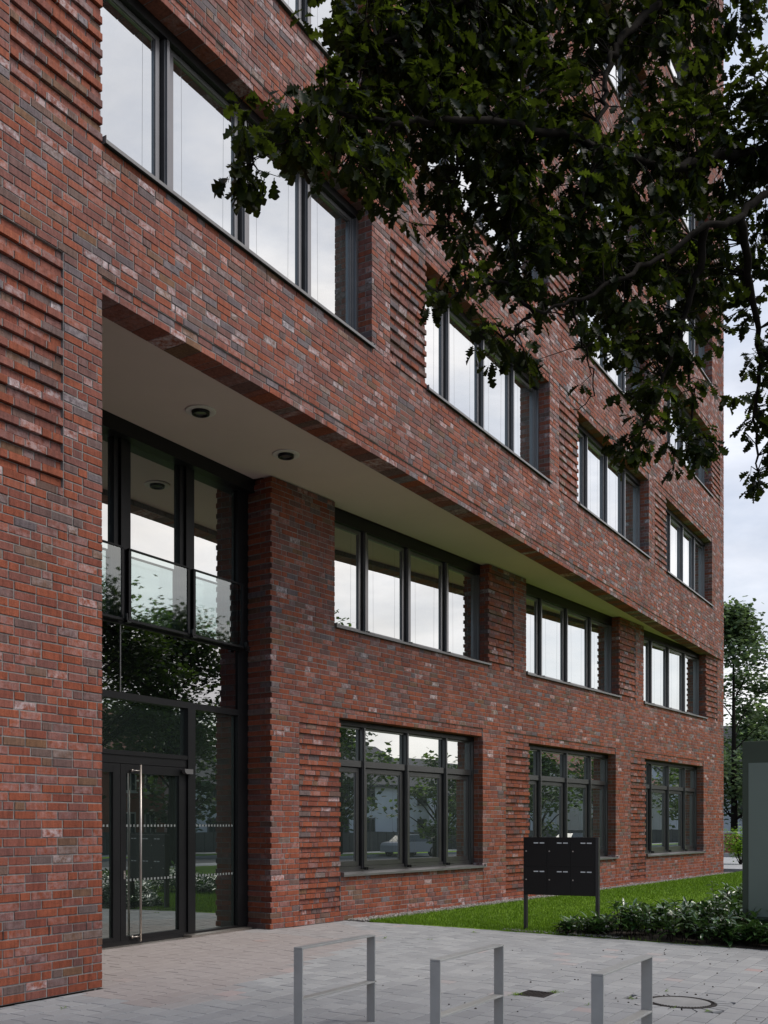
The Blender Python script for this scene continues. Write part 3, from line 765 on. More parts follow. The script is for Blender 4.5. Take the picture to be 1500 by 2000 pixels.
b = MB(); b.lathe([(.286, .0015), (.0, .0025)], 0, 0, 48); b.build('concrete_filling', simple('cover_concrete', (0.25, 0.25, 0.25), .85, 0, .15, 5, .3, 90), mh)
ns = 22
for k in range(ns):
    a0, a1 = 2 * math.pi * k / ns + .02, 2 * math.pi * (k + 1) / ns - .02
    def sq(a):
        c0, s0 = math.cos(a), math.sin(a); r_ = min(.50, .47 / max(abs(c0), abs(s0))); return r_ * c0, r_ * s0
    p = [(.345 * math.cos(a0), .345 * math.sin(a0)), sq(a0), sq(a1), (.345 * math.cos(a1), .345 * math.sin(a1))]
    b = MB(); vs = [(x, y, z) for z in (-.03, .0 + rs.uniform(-.0015, .001)) for x, y in p]
    b.add(vs, [(4, 5, 6, 7), (0, 1, 5, 4), (1, 2, 6, 5), (2, 3, 7, 6), (3, 0, 4, 7)], rs.random(), 0)
    b.build('cut_paver', M['paver'], mh)
# drain grate
dg = empty('drain_grate', ((DR[0] + DR[1]) / 2, (DR[2] + DR[3]) / 2, ground_z(0, 4.0))); dg.rotation_euler = (tilt, 0, 0)
tag(dg, 'small square iron drain grate with slots set in the paving', 'drain')
b = MB(); w = .165; h = .145
for (x0, x1, y0, y1) in ((-w, w, -h, -h + .022), (-w, w, h - .022, h), (-w, -w + .022, -h + .022, h - .022), (w - .022, w, -h + .022, h - .022)): b.box(x0, x1, y0, y1, -.03, .001)
b.build('grate_frame', M['iron'], dg)
for k in range(7):
    yy = -h + .022 + (k + .5) * (2 * h - .044) / 7
    b = MB(); b.box(-w + .022, w - .022, yy - .008, yy + .008, -.03, -.001); b.build('grate_bar', M['iron'], dg)
b = MB(); b.box(-w + .02, w - .02, -h + .02, h - .02, -.10, -.04); b.build('shaft', M['black'], dg)

# lawn
lawn_poly = [(LE(-8), -8), (60, -8), (60, 4.5), (UE + 7, NF - 1.2), (UE + .6, NF - .42)]
lawn_poly += [(FG.p(GL, -.42, 0)[0], FG.p(GL, -.42, 0)[1]), (FG.p(2.0, -.36, 0)[0], FG.p(2.0, -.36, 0)[1]), (LE(8.9), 8.95)]
def LZ(x, y):
    k = min(1, max(0, (x - 15) / 19)); return ground_z(x, y) * (1 - k) + .012 + .075 * k
lb = MB()
nx, ny = 60, 40
def inpoly(x, y, P):
    c = False; j = len(P) - 1
    for i in range(len(P)):
        if (P[i][1] > y) != (P[j][1] > y) and x < (P[j][0] - P[i][0]) * (y - P[i][1]) / (P[j][1] - P[i][1]) + P[i][0]: c = not c
        j = i
    return c
lb.prism(lawn_poly, -.44, LZ)
lawn = tag(lb.build('lawn', M['lawn']), kind='structure')
# gravel margin along the wall
gp = [FG.p(1.9, -.40, 0)[:2], FG.p(GL + .3, -.46, 0)[:2], FG.p(GL + .3, .03, 0)[:2], FG.p(1.9, .03, 0)[:2]]
gm = MB(); gm.prism(gp, -.43, lambda x, y: .02 + .05 * min(1, max(0, (x - 15) / 20))); tag(gm.build('gravel_margin', M['pebble']), kind='structure')
pb = MB(); ico = bmesh.new(); bmesh.ops.create_icosphere(ico, subdivisions=1, radius=1); ico.verts.index_update()
IV = [v.co.copy() for v in ico.verts]; IF = [[v.index for v in f.verts] for f in ico.faces]; ico.free()
rg_ = random.Random(21)
def pebble(x, y, z, r):
    sx, sy, sz = r * rg_.uniform(.7, 1.3), r * rg_.uniform(.7, 1.3), r * rg_.uniform(.45, .8); a = rg_.uniform(0, 6.28); ca, sa = math.cos(a), math.sin(a)
    pb.add([(x + v.x * sx * ca - v.y * sy * sa, y + v.x * sx * sa + v.y * sy * ca, z + v.z * sz) for v in IV], IF)
for i in range(3600):
    t = 1.9 + (GL - 1.6) * rg_.random() ** 1.5; d = -rg_.uniform(0.0, .42); p = FG.p(t, d, 0)
    pebble(p[0], p[1], .03 + .05 * min(1, max(0, (p[0] - 15) / 20)) + rg_.uniform(-.005, .008), rg_.uniform(.008, .022))
for i in range(420):     # scattered stones where turf meets paving, round the post feet
    y_ = rg_.choice((rg_.uniform(5.9, 6.7), rg_.uniform(4.8, 5.6), rg_.uniform(4.8, 6.6))); x_ = LE(y_) + rg_.uniform(.0, .22)
    pebble(x_, y_, LZ(x_, y_) + .006, rg_.uniform(.006, .016))
tag(pb.build('gravel', M['pebble'], None, True), 'grey gravel strip between the brick wall and the lawn', 'gravel', kind='stuff')

BED = [(LE(5.8) + .03, 5.75), (LE(3) + .0, 3), (LE(0) + .0, 0), (18.2, 0), (18.0, 2.6), (17.2, 3.6), (16.4, 4.5), (15.8, 5.2), (15.2, 6.0)]
# grass blades
def blades(poly_fn, n, xr, yr, h, name, zf, dens=None, bias=1.4):
    b = MB(); r_ = random.Random(n)
    cnt = 0
    while cnt < n:
        x = xr[0] + (xr[1] - xr[0]) * r_.random() ** bias; y = r_.uniform(*yr)
        if not poly_fn(x, y): continue
        cnt += 1
        a = r_.uniform(0, 6.28); hh = h * r_.uniform(.5, 1.2); w = .0035 + .004 * r_.random() + .00025 * (x - 14)
        lx, ly = r_.gauss(0, .35) * hh, r_.gauss(0, .35) * hh; ca, sa = math.cos(a) * w, math.sin(a) * w; z = zf(x, y)
        b.add([(x - ca, y - sa, z - .004), (x + ca, y + sa, z - .004), (x + lx, y + ly, z + hh)], [(0, 1, 2)], min(1, max(0, r_.gauss(.5, .25))))
    return b.build(name, M['grass_blade'])
gb_ = blades(lambda x, y: inpoly(x, y, lawn_poly) and not inpoly(x, y, BED) and (px((x, y, 0)) is None or -60 < px((x, y, 0))[0] < 1620), 110000, (14.5, 36), (-1, 9.2), .045, 'grass', LZ)
tag(gb_, 'short bright green lawn grass between the paving and the brick wall', 'grass', kind='stuff')

# laurel bed
def strip_leaf(b, base, dirv, nrm, ln, wd, col, curl=.25, lobes=None):
    d = dirv.normalized(); s_ = d.cross(nrm).normalized(); n_ = s_.cross(d)
    st = ((0, .05), (.25, .75), (.55, 1), (.8, .7), (1, .02)) if lobes is None else lobes
    vs = []
    for u_, w_ in st:
        p = base + d * (ln * u_) - n_ * (curl * ln * u_ * u_)
        vs += [tuple(p + s_ * (wd * w_) + n_ * (wd * w_ * .35)), tuple(p), tuple(p - s_ * (wd * w_) + n_ * (wd * w_ * .35))]
    fs = []
    for i in range(len(st) - 1):
        k = i * 3; fs += [(k, k + 1, k + 4, k + 3), (k + 1, k + 2, k + 5, k + 4)]
    b.add(vs, fs, col)
rl = random.Random(17)
def laurel_bed(name, poly, n, hfun, label, g=None):
    b = MB(); stems = MB(); xs = [p[0] for p in poly]; ys = [p[1] for p in poly]; c_ = 0
    while c_ < n:
        x, y = rl.uniform(min(xs), max(xs)), rl.uniform(min(ys), max(ys))
        if not inpoly(x, y, poly): continue
        c_ += 1; z = LZ(x, y); h = hfun(x, y) * rl.uniform(.6, 1.15)
        lean = Vector((rl.gauss(0, .25), rl.gauss(0, .25), 1)).normalized(); base = Vector((x, y, z))
        tip = base + lean * h
        stems.tube([base, base + lean * h * .6 + Vector((0, 0, .02)), tip], [.006, .005, .003], 4, 0, False)
        nl = rl.randint(10, 15); a0 = rl.uniform(0, 6.28)
        for i in range(nl):
            f = .35 + .65 * (i / nl); a = a0 + i * 2.4; p = base + lean * h * f
            el = rl.uniform(-.15, .75) + (f - .5) * .7
            d = Vector((math.cos(a) * math.cos(el), math.sin(a) * math.cos(el), math.sin(el)))
            strip_leaf(b, p, d, Vector((rl.gauss(0, .25), rl.gauss(0, .25), 1)), rl.uniform(.11, .19), rl.uniform(.020, .032), min(1, max(0, rl.gauss(.45, .25))), rl.uniform(.1, .5))
    o = b.build(name, M['laurel'], None, True); tag(o, label, 'shrubs', kind='stuff')
    s2 = stems.build('laurel_stems', M['bark'], o)
    return o
laurel_bed('laurel_shrubs', BED, 900, lambda x, y: .27 + .10 * math.sin(x * 2.1 + y * 1.7) + (.15 if y < 5.0 else -.05), 'dense glossy laurel shrubs edging the paving beside the black letterboxes')
bed2 = [(18.6, 4.5), (20.6, 4.6), (21.0, 1.0), (18.4, 1.0)]
laurel_bed('laurel_shrubs', bed2, 300, lambda x, y: .36 + .22 * max(0, math.sin(x * 2.3 + y * 3.1)), 'small patch of glossy laurel shrubs standing further back on the lawn')
soil = MB(); soil.prism([(p[0], p[1]) for p in BED][::-1], -.40, lambda x, y: LZ(x, y) + .004); tag(soil.build('soil_bed', M['soil']), kind='structure')

# weeds and acorns on the stones
wd = MB(); rw = random.Random(31)
def weed(x, y, s_, n, col=(.4, .9)):
    z = ground_z(x, y)
    for i in range(n):
        a = rw.uniform(0, 6.28); el = rw.uniform(.1, 1.1); d = Vector((math.cos(a) * math.cos(el), math.sin(a) * math.cos(el), math.sin(el)))
        strip_leaf(wd, Vector((x + rw.gauss(0, s_ * .5), y + rw.gauss(0, s_ * .35), z)), d, Vector((0, 0, 1)), rw.uniform(.02, .05), .0035, rw.uniform(*col), .4)
for (x, y, s_, n) in ((DR[0] + .0, DR[3] - .02, .07, 46), (DR[1] + .03, DR[2] + .02, .07, 46), (9.9, 3.1, .03, 14), (9.68, 2.32, .03, 16), (9.65, 2.62, .02, 8), (10.55, 2.95, .03, 8), (12.6, 7.6, .05, 14), (12.9, 7.0, .06, 10), (14.1, 6.9, .06, 16), (9.3, 3.35, .02, 9), (8.8, 4.7, .02, 6), (6.35, 7.2, .03, 8)):
    weed(x, y, s_, n)
for i in range(60):
    t = rw.random(); y_ = rw.uniform(4.8, 8.6); weed(LE(y_) - rw.uniform(0, .03), y_, .03, 5)
tag(wd.build('weeds', M['grass_blade']), 'tufts of weed growing in the joints of the grey paving', 'weeds', kind='stuff')
ac = MB()
for i in range(90):
    x, y = rw.uniform(8.2, 14), rw.uniform(1.5, 6.5); q = px((x, y, 0))
    if q is None or q[0] < 600 and rw.random() < .8: continue
    if y > 4.5 and rw.random() < .6: continue
    r_ = rw.uniform(.006, .014); z = ground_z(x, y)
    ac.add([(x + v.x * r_ * rw.uniform(.7, 1.5), y + v.y * r_, z + .005 + v.z * r_ * .6) for v in IV], IF)
tag(ac.build('acorn_litter', M['dead']), 'small dark acorns and bits of litter scattered on the paving', 'litter', kind='stuff')

# ------------------------------------------------------------------ bicycle stands
def make_rack():
    root = empty('bicycle_stand', (0, 0, 0))
    w, t, ln, h = .082, .014, 1.08, .90
    for nm, a in (('post', 0), ('post', ln - t)):
        b = MB(); b.bevbox(a, a + t, -w / 2, w / 2, -.1, h - t - .0015, .0025); b.build(nm, M['rack'], root)
    b = MB(); b.bevbox(0, ln, -w / 2, w / 2, h - t, h, .0025); b.build('top_rail', M['rack'], root)
    b = MB(); b.bevbox(t + .001, ln - t - .001, -w / 2, w / 2, h - .398 - t, h - .398, .0025); b.build('lower_rail', M['rack'], root)
    return root
rack0 = make_rack()
ZT = .695
labs = ['grey flat steel bicycle stand, the one closest to the brick entrance pier', 'middle one of three grey steel bicycle stands on the paving', 'grey flat steel bicycle stand, the one overlapping the round manhole cover']
for i, (x, y) in enumerate(((6.40, 4.64), (6.33, 3.40), (6.26, 2.19))):
    o = rack0 if i == 0 else copy_tree(rack0)
    o.location = (x, y, ZT - .90); tag(o, labs[i], 'bicycle stand', 'bicycle stands on the paving')

# ------------------------------------------------------------------ letterbox unit
P1, P2 = Vector((14.86, 6.40)), Vector((15.02, 5.27)); dv = (P2 - P1); wl = dv.length
lbx = empty('letterbox_stand', (P1.x, P1.y, LZ(P1.x, P1.y)), math.atan2(dv.y, dv.x))
tag(lbx, 'black free-standing unit of six letterboxes on two posts at the lawn edge', 'letterboxes')
zb0 = -LZ(P1.x, P1.y)
def lb_(name, m, *boxes, bev=.002, parent=lbx):
    b = MB()
    for q in boxes: b.bevbox(*q, bev)
    return b.build(name, m, parent)
# local x runs along the front towards the right post, local -y faces the camera
ps = .05
lb_('post', M['black_post'], (0, .045, .0, .10, -.05, .545 + zb0)); lb_('post', M['black_post'], (wl - .012, wl + .035, .0, .115, -.05, 1.447 + zb0))
body = lb_('box_body', M['black'], (0, wl - .014, -.005, .10, .545 + zb0, 1.447 + zb0))
for r_ in range(2):
    for c_ in range(3):
        cw = (wl - .02 - .012) / 3; x0 = .006 + c_ * cw; hh = .437; z0 = .552 + zb0 + r_ * (hh + .008)
        dr = lb_('letterbox_door', M['black'], (x0 + .003, x0 + cw - .003, -.012, -.0055, z0, z0 + hh), bev=.0015)
        b = MB()
        for q in (.43, .69): b.box(x0 + cw * q, x0 + cw * (q + .20), -.0145, -.0125, z0 + hh - .085, z0 + hh - .068)
        b.build('name_plate', M['label_white'], dr)
        b = MB(); b.tube([(x0 + .04, -.020, z0 + hh - .205), (x0 + .04, -.0122, z0 + hh - .205)], .011, 14); b.build('lock', M['steel'], dr)

# ------------------------------------------------------------------ sign totem
sg = empty('sign_board', (15.57, 3.23, LZ(15.57, 3.23)))
tag(sg, 'large dark green framed sign board standing behind the laurel shrubs', 'sign')
b = MB(); b.bevbox(0, .16, -1.55, 0, .32, 2.93, .006); b.build('sign_frame', M['sign_frame'], sg)
b = MB(); b.bevbox(-.010, .002, -1.48, -.088, .36, 2.61, .003); b.build('sign_panel', M['sign_panel'], sg)
b = MB(); b.box(.03, .13, -1.45, -.10, -.1, .32); b.build('plinth', M['sign_frame'], sg)

# ------------------------------------------------------------------ trees
OAK = [(0, .03), (.12, .06), (.17, .26), (.23, .32), (.29, .15), (.35, .40), (.43, .52), (.49, .24), (.55, .60), (.64, .84), (.70, .40), (.76, .52), (.86, .66), (.92, .42), (1.0, .14)]
def oak_leaf_mesh():
    b = MB(); strip_leaf(b, Vector((0, 0, 0)), Vector((1, 0, 0)), Vector((0, 0, 1)), 1.0, .40, .5, .12, OAK); return b
LV = oak_leaf_mesh(); LVA = np.array(LV.v); LFA = LV.f
leaves = []   # (pos, rot matrix, scale, colour)
twigs = MB()
ro = random.Random(99)
limbs = []
def limb(pts, r0, r1, n=8):
    P = [Vector(p) for p in pts]; out = []
    for i in range(len(P) - 1):
        p0 = P[max(i - 1, 0)]; p1 = P[i]; p2 = P[i + 1]; p3 = P[min(i + 2, len(P) - 1)]
        for k in range(5):
            t = k / 5
            out.append(.5 * ((2 * p1) + (-p0 + p2) * t + (2 * p0 - 5 * p1 + 4 * p2 - p3) * t * t + (-p0 + 3 * p1 - 3 * p2 + p3) * t ** 3) + Vector((ro.gauss(0, .012), ro.gauss(0, .012), ro.gauss(0, .012))))
    out.append(P[-1]); m = len(out)
    twigs.tube(out, [r0 + (r1 - r0) * (i / (m - 1)) ** .8 for i in range(m)], n)
    limbs.extend(out[2:]); return out
TR = Vector((8.6, -3.4, 0))
fork = TR + Vector((-.1, .2, 3.6)); fork2 = TR + Vector((.3, .5, 5.2))
trunk_pts = [TR + Vector((0, 0, -.4)), TR + Vector((0, .05, 1.2)), TR + Vector((-.05, .1, 2.6)), fork, fork2, fork2 + Vector((.3, .4, 3))]
limb(trunk_pts, .30, .13, 12); limbs.clear()
limb([fork, at(1640, 330, 7.8), at(1500, 372, 7.6), at(1445, 425, 7.4), at(1380, 440, 7.2), at(1300, 500, 7.1), at(1215, 540, 6.9), at(1120, 590, 6.7), at(1040, 610, 6.6)], .040, .009)
limb([fork, at(1700, 200, 8.4), at(1500, 288, 8.0), at(1400, 305, 7.8), at(1310, 330, 7.4), at(1180, 290, 7.0), at(1040, 250, 6.6), at(900, 230, 6.2), at(760, 240, 5.9), at(640, 215, 5.6), at(590, 265, 5.5)], .055, .007)
limb([fork2, at(1600, -120, 8), at(1400, -60, 7.8), at(1235, 52, 7.2), at(1200, 100, 7.1), at(1184, 150, 7.05), at(1180, 215, 7.0), at(1160, 300, 6.9), at(1140, 420, 6.8)], .045, .009)
limb([fork2, at(1500, -200, 7.6), at(1250, -120, 7.0), at(1000, -60, 6.6), at(850, 20, 6.3), at(740, 90, 6.1), at(660, 150, 5.9)], .05, .008)
limb([at(1380, 440, 7.2), at(1360, 540, 7.4), at(1330, 640, 7.5), at(1290, 760, 7.4), at(1250, 840, 7.3)], .035, .008, 6)
limb([at(1445, 425, 7.4), at(1470, 560, 7.9), at(1480, 700, 8.2), at(1475, 820, 8.3), at(1480, 920, 8.3)], .035, .007, 6)
limb([at(1330, 640, 7.5), at(1350, 760, 7.5), at(1345, 860, 7.4)], .016, .006, 5)
limb([at(1120, 590, 6.7), at(1130, 650, 6.8), at(1150, 700, 6.9), at(1160, 770, 6.9), at(1120, 800, 6.9)], .010, .003, 5)
limb([at(1040, 610, 6.6), at(990, 560, 6.6), at(930, 545, 6.5), at(870, 590, 6.4)], .016, .005, 5)
limb([at(1040, 610, 6.6), at(1000, 650, 6.6), at(960, 680, 6.6)], .012, .004, 5)
limb([at(760, 240, 5.9), at(700, 300, 5.7), at(650, 340, 5.6)], .012, .004, 5)
limb([at(900, 230, 6.2), at(890, 330, 6.5), at(880, 420, 6.5), at(900, 470, 6.5)], .014, .004, 5)
limb([at(590, 265, 5.5), at(530, 290, 5.35), at(495, 320, 5.2)], .006, .002, 5)
limb([at(1040, 250, 6.6), at(1010, 350, 6.7), at(1000, 440, 6.7), at(1010, 520, 6.7)], .018, .005, 5)
blobs = [(640,25,42,6,1),(700,70,60,6,1),(615,190,48,5.6,1.1),(560,222,42,5.5,1.2),(512,252,38,5.4,1.1),(600,270,58,5.5,1.3),(670,250,70,5.8,1.4),(690,335,58,5.6,1.3),(740,300,70,6,1.3),(757,365,42,5.8,1.1),(790,345,40,6,1),(630,330,26,5.4,1),
 (470,350,34,5.2,2.3),(440,340,12,5.2,1.6),(497,312,20,5.25,1.5),(500,275,24,5.3,1.6),(546,342,14,5.2,1.4),
 (760,60,80,6.3,1.4),(850,50,90,6.5,1.4),(950,50,90,6.8,1.5),(1050,50,90,7,1.5),(1150,60,80,7.2,1.4),(1250,60,80,7.5,1.3),(1340,70,80,7.8,1.3),(1425,120,75,8,1.1),(1490,200,55,8,1.1),(1480,60,45,8,.7),
 (700,170,60,6,1.2),(760,170,90,6.2,1.4),(850,160,90,6.5,1.5),(950,160,90,6.8,1.5),(1050,180,90,7,1.3),(1120,200,50,7,1.0),(1210,230,40,7,.8),(1300,180,80,7.5,1.3),(1390,220,80,8,1.2),(1470,300,70,8,1.2),
 (830,270,80,6.4,1.4),(910,260,80,6.6,1.4),(1000,280,90,6.8,1.3),(1085,290,70,7,1.0),(1160,310,50,7,.7),(1260,290,80,7.4,1.3),(1350,310,80,7.8,1.3),(1440,390,80,8.2,1.2),
 (850,360,40,6.6,.9),(862,430,38,6.6,.9),(930,395,60,6.7,1.2),(1000,390,80,6.8,1.4),(1090,400,80,7,1.2),(1180,400,80,7.2,1.3),(1270,400,80,7.5,1.3),(1350,430,70,7.8,1.3),
 (900,475,34,6.6,.9),(965,520,46,6.6,1.0),(1040,500,70,6.8,1.3),(1120,510,80,7,1.4),(1210,500,80,7.3,1.4),(1300,520,70,7.6,1.3),(1380,520,60,7.9,1.2),(1470,500,60,8.2,1.2),
 (885,562,40,6.5,1.1),(842,592,28,6.4,1.1),(930,570,26,6.6,.8),(1000,600,36,6.7,.9),(1090,600,42,7,.8),(1180,590,66,7.2,1.2),(1280,610,70,7.5,1.3),(1370,600,60,7.8,1.2),(1450,580,50,8.2,1.1),
 (962,668,42,6.6,1.1),(928,650,20,6.6,.8),(1030,702,38,6.8,1.0),(1022,742,15,6.8,.8),(1065,650,22,6.9,.6),(1150,665,40,7,.9),(1140,700,24,7,.8),(1230,680,60,7.3,1.2),(1310,700,60,7.6,1.2),(1385,662,30,7.8,1),
 (1255,770,58,7.3,1.1),(1200,838,28,7.2,1),(1325,790,42,7.5,1),(1225,880,42,7.2,1.1),(1270,840,38,7.3,.9),(1352,862,42,7.4,1.2),(1340,908,32,7.4,1.1),(1382,890,24,7.4,1),(1418,803,22,7.6,1.1),(1385,760,20,7.6,.6),
 (1482,700,36,8.3,1.1),(1490,770,40,8.3,1.2),(1468,850,36,8.3,1.1),(1485,920,34,8.3,1.1),(1440,640,20,8.1,.6),(1445,720,18,8.2,.8),(1492,958,14,8.3,.8),
 (1560,300,90,8,1),(1570,480,90,8.2,1),(1570,660,80,8.3,1),(1560,840,70,8.3,1),(1560,120,90,7.8,1),
 (700,-70,70,6,1),(840,-70,90,6.4,1),(1000,-70,90,6.8,1),(1160,-60,90,7.2,1),(1320,-60,90,7.6,1),(1460,-60,90,7.8,1)]
def add_leaf(p, d, n_, s_):
    d = d.normalized(); y_ = n_.cross(d)
    if y_.length < 1e-3: y_ = Vector((0, 1, 0)).cross(d)
    y_.normalize(); z_ = d.cross(y_)
    leaves.append((p, Matrix((d, y_, z_)).transposed(), s_, min(1, max(0, ro.gauss(.4, .28)))))
for (bx, by, br, bz, dn) in blobs:
    c3 = at(bx, by, bz); r3 = br / F_PX * bz
    np_ = max(1, int(round(dn * (br / 11.5) ** 2 * .76 * (6.5 / bz) ** -1.2 / 1.5)))
    for i in range(np_):
        # twig tip inside the cluster; outline kept loose
        while True:
            o_ = Vector((ro.uniform(-1, 1), ro.uniform(-1, 1), ro.uniform(-1, 1)))
            if o_.length < 1: break
        tip = c3 + Vector((o_.x, o_.y, o_.z)) * r3 * .92 + (Vector((CY, SY, 0)) * ro.gauss(0, .16))
        near_l = min(limbs, key=lambda q: (q - tip).length_squared)
        if (near_l - tip).length > 1.6: near_l = tip + (near_l - tip) * (1.2 / (near_l - tip).length)
        mid = (near_l + tip) / 2 + Vector((ro.gauss(0, .05), ro.gauss(0, .05), .06 + ro.gauss(0, .04)))
        if i % 2 == 0: twigs.tube([near_l, mid, tip], [.006, .0035, .0018], 4, 0, False)
        out = (tip - mid).normalized()
        for k in range(ro.randint(6, 9)):
            a = ro.uniform(0, 6.28); sd_ = Vector((math.cos(a), math.sin(a), ro.uniform(-.6, .25)))
            d = (out * .7 + sd_ + Vector((0, 0, -.35))); nn_ = Vector((ro.gauss(0, .45), ro.gauss(0, .45), 1))
            add_leaf(tip - out * ro.uniform(0, .12) + sd_ * .012, d, nn_, ro.uniform(.072, .118))
# the rest of the crown, out of the picture overhead and to the right
n_out = 0
while n_out < 380:
    o_ = Vector((ro.gauss(0, 1), ro.gauss(0, 1), ro.gauss(0, 1)))
    if o_.length > 2.1 or o_.length < .5: continue
    p = TR + Vector((-1.2, 1.2, 7.2)) + Vector((o_.x * 3.0, o_.y * 3.0, o_.z * 1.9))
    if p.z < 3.6 or p.y > 5.0: continue
    q = px(p)
    if q and -120 < q[0] < 1640 and q[1] > -160: continue
    n_out += 1
    for k in range(9):
        a = ro.uniform(0, 6.28); add_leaf(p + Vector((ro.gauss(0, .16), ro.gauss(0, .16), ro.gauss(0, .12))), Vector((math.cos(a), math.sin(a), -.4)), Vector((ro.gauss(0, .4), ro.gauss(0, .4), 1)), ro.uniform(.13, .19))
for k in range(10):
    a = k * .7; e_ = TR + Vector((math.cos(a) * 3.4 - .8, math.sin(a) * 3.4 + 1, 7 + (k % 3)))
    q = px(e_)
    if q and -100 < q[0] < 1600 and q[1] > -100: continue
    limb([fork2, fork2.lerp(e_, .5) + Vector((0, 0, .4)), e_], .08, .02, 6)
oak = empty('oak_tree', (TR.x, TR.y, 0)); tag(oak, 'big dark oak tree whose leafy boughs hang in front of the upper facade', 'tree')
def under_oak(o): o.parent = oak; o.matrix_parent_inverse = Matrix.Translation(-oak.location); return o
under_oak(twigs.build('branches', M['bark'], None, True))
def leaf_px(lf):
    q = px(lf[0])
    if q is None or not (0 < q[0] < 1500 and 0 < q[1] < 2000): return 0
    d = Vector((q[0] - CX, 0, 0)); view = (lf[0] - Vector((0, 0, EYE))).normalized()
    return abs((lf[1] @ Vector((0, 0, 1))).dot(view)) * (lf[2] / q[2]) ** 2
lo_ = sorted(range(len(leaves)), key=lambda i: -leaf_px(leaves[i])); big = set(lo_[:300])
lm = []
for q in range(6):
    me = bpy.data.meshes.new('leaf'); me.from_pydata([tuple(v) for v in LV.v], [], LFA); me.materials.append(M['oak_leaf'])
    a = me.attributes.new('bc', 'FLOAT', 'FACE'); a.data.foreach_set('value', [(q + .5) / 6] * len(LFA)); lm.append(me)
V_, Fc, Cc = [], [], []
nv = len(LVA)
rest_i = [i for i in range(len(leaves)) if i not in big]
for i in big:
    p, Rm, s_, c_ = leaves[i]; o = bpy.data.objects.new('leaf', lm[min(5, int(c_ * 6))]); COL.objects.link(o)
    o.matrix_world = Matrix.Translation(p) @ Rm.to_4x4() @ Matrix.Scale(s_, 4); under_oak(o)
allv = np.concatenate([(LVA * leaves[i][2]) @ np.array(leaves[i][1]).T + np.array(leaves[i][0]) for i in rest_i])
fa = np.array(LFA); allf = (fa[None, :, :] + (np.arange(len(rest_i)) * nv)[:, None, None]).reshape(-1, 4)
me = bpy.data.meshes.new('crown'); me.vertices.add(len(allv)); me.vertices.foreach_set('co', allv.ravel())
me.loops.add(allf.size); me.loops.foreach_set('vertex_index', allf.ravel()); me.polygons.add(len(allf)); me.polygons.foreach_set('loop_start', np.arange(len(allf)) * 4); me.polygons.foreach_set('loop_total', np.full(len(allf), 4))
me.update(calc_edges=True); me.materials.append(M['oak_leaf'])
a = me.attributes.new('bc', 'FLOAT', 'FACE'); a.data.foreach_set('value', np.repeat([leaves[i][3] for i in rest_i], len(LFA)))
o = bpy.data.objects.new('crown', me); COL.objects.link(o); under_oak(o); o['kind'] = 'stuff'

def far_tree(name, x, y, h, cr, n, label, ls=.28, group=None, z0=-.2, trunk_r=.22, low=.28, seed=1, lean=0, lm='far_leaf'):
    r_ = random.Random(seed); root = empty(name, (x, y, z0)); tag(root, label, 'tree', group)
    t = MB(); t.tube([(0, 0, -.3), (.03, 0, h * .2), (.1, .05, h * .45), (.1, .1, h * .85)], [trunk_r * 1.25, trunk_r, trunk_r * .7, trunk_r * .2], 9)
    cl = []
    for k in range(26):
        a = r_.uniform(0, 6.28); f = r_.uniform(low, 1); rad = cr * math.sin(math.pi * min(.97, (f - low) / (1 - low) * .82 + .16)) * r_.uniform(.35, 1)
        e = Vector((math.cos(a) * rad, math.sin(a) * rad, h * f * .97)); s0 = Vector((.06, .03, max(h * low * .7, e.z - rad * .8 - .5)))
        t.tube([s0, s0.lerp(e, .5) + Vector((0, 0, .15)), e], [trunk_r * .28, trunk_r * .16, trunk_r * .05], 5, 0, False)
        cl.append((e, r_.uniform(.35, .62) * cr * .62))
    t.build('trunk', M['bark'], root, True)
    P = []; Fs = []; Cs = []
    m_ = MB()
    for i in range(n):
        e, rd = cl[i % len(cl)]
        o_ = Vector((r_.gauss(0, .5), r_.gauss(0, .5), r_.gauss(0, .38))) * rd
        p = e + o_; a = r_.uniform(0, 6.28); d = Vector((math.cos(a), math.sin(a), r_.uniform(-.7, .3))).normalized(); nn_ = Vector((r_.gauss(0, .6), r_.gauss(0, .6), 1)).normalized()
        s_ = d.cross(nn_).normalized() * ls * .42; L_ = ls * r_.uniform(.7, 1.3)
        m_.add([tuple(p), tuple(p + d * L_ * .5 + s_), tuple(p + d * L_), tuple(p + d * L_ * .55 - s_)], [(0, 1, 2, 3)], min(1, max(0, r_.gauss(.45, .25) + (.15 if o_.z > 0 else -.1))))
    m_.build('crown', M[lm], root)
    return root
# tree beyond the corner of the building
tp = at(1434, 1640, 86)
far_tree('street_tree', tp.x, tp.y, 20.5, 5.6, 9000, 'tall leafy tree standing beyond the far corner of the brick building', .42, None, -.4, .26, .16, seed=5, lm='hazy_leaf')
tp2 = at(1500, 1640, 95)
far_tree('street_tree', tp2.x, tp2.y, 13.5, 5.6, 5500, 'wide tree behind the sign board, partly hidden by it', .42, None, -.4, .24, .2, seed=8, lm='hazy_leaf')

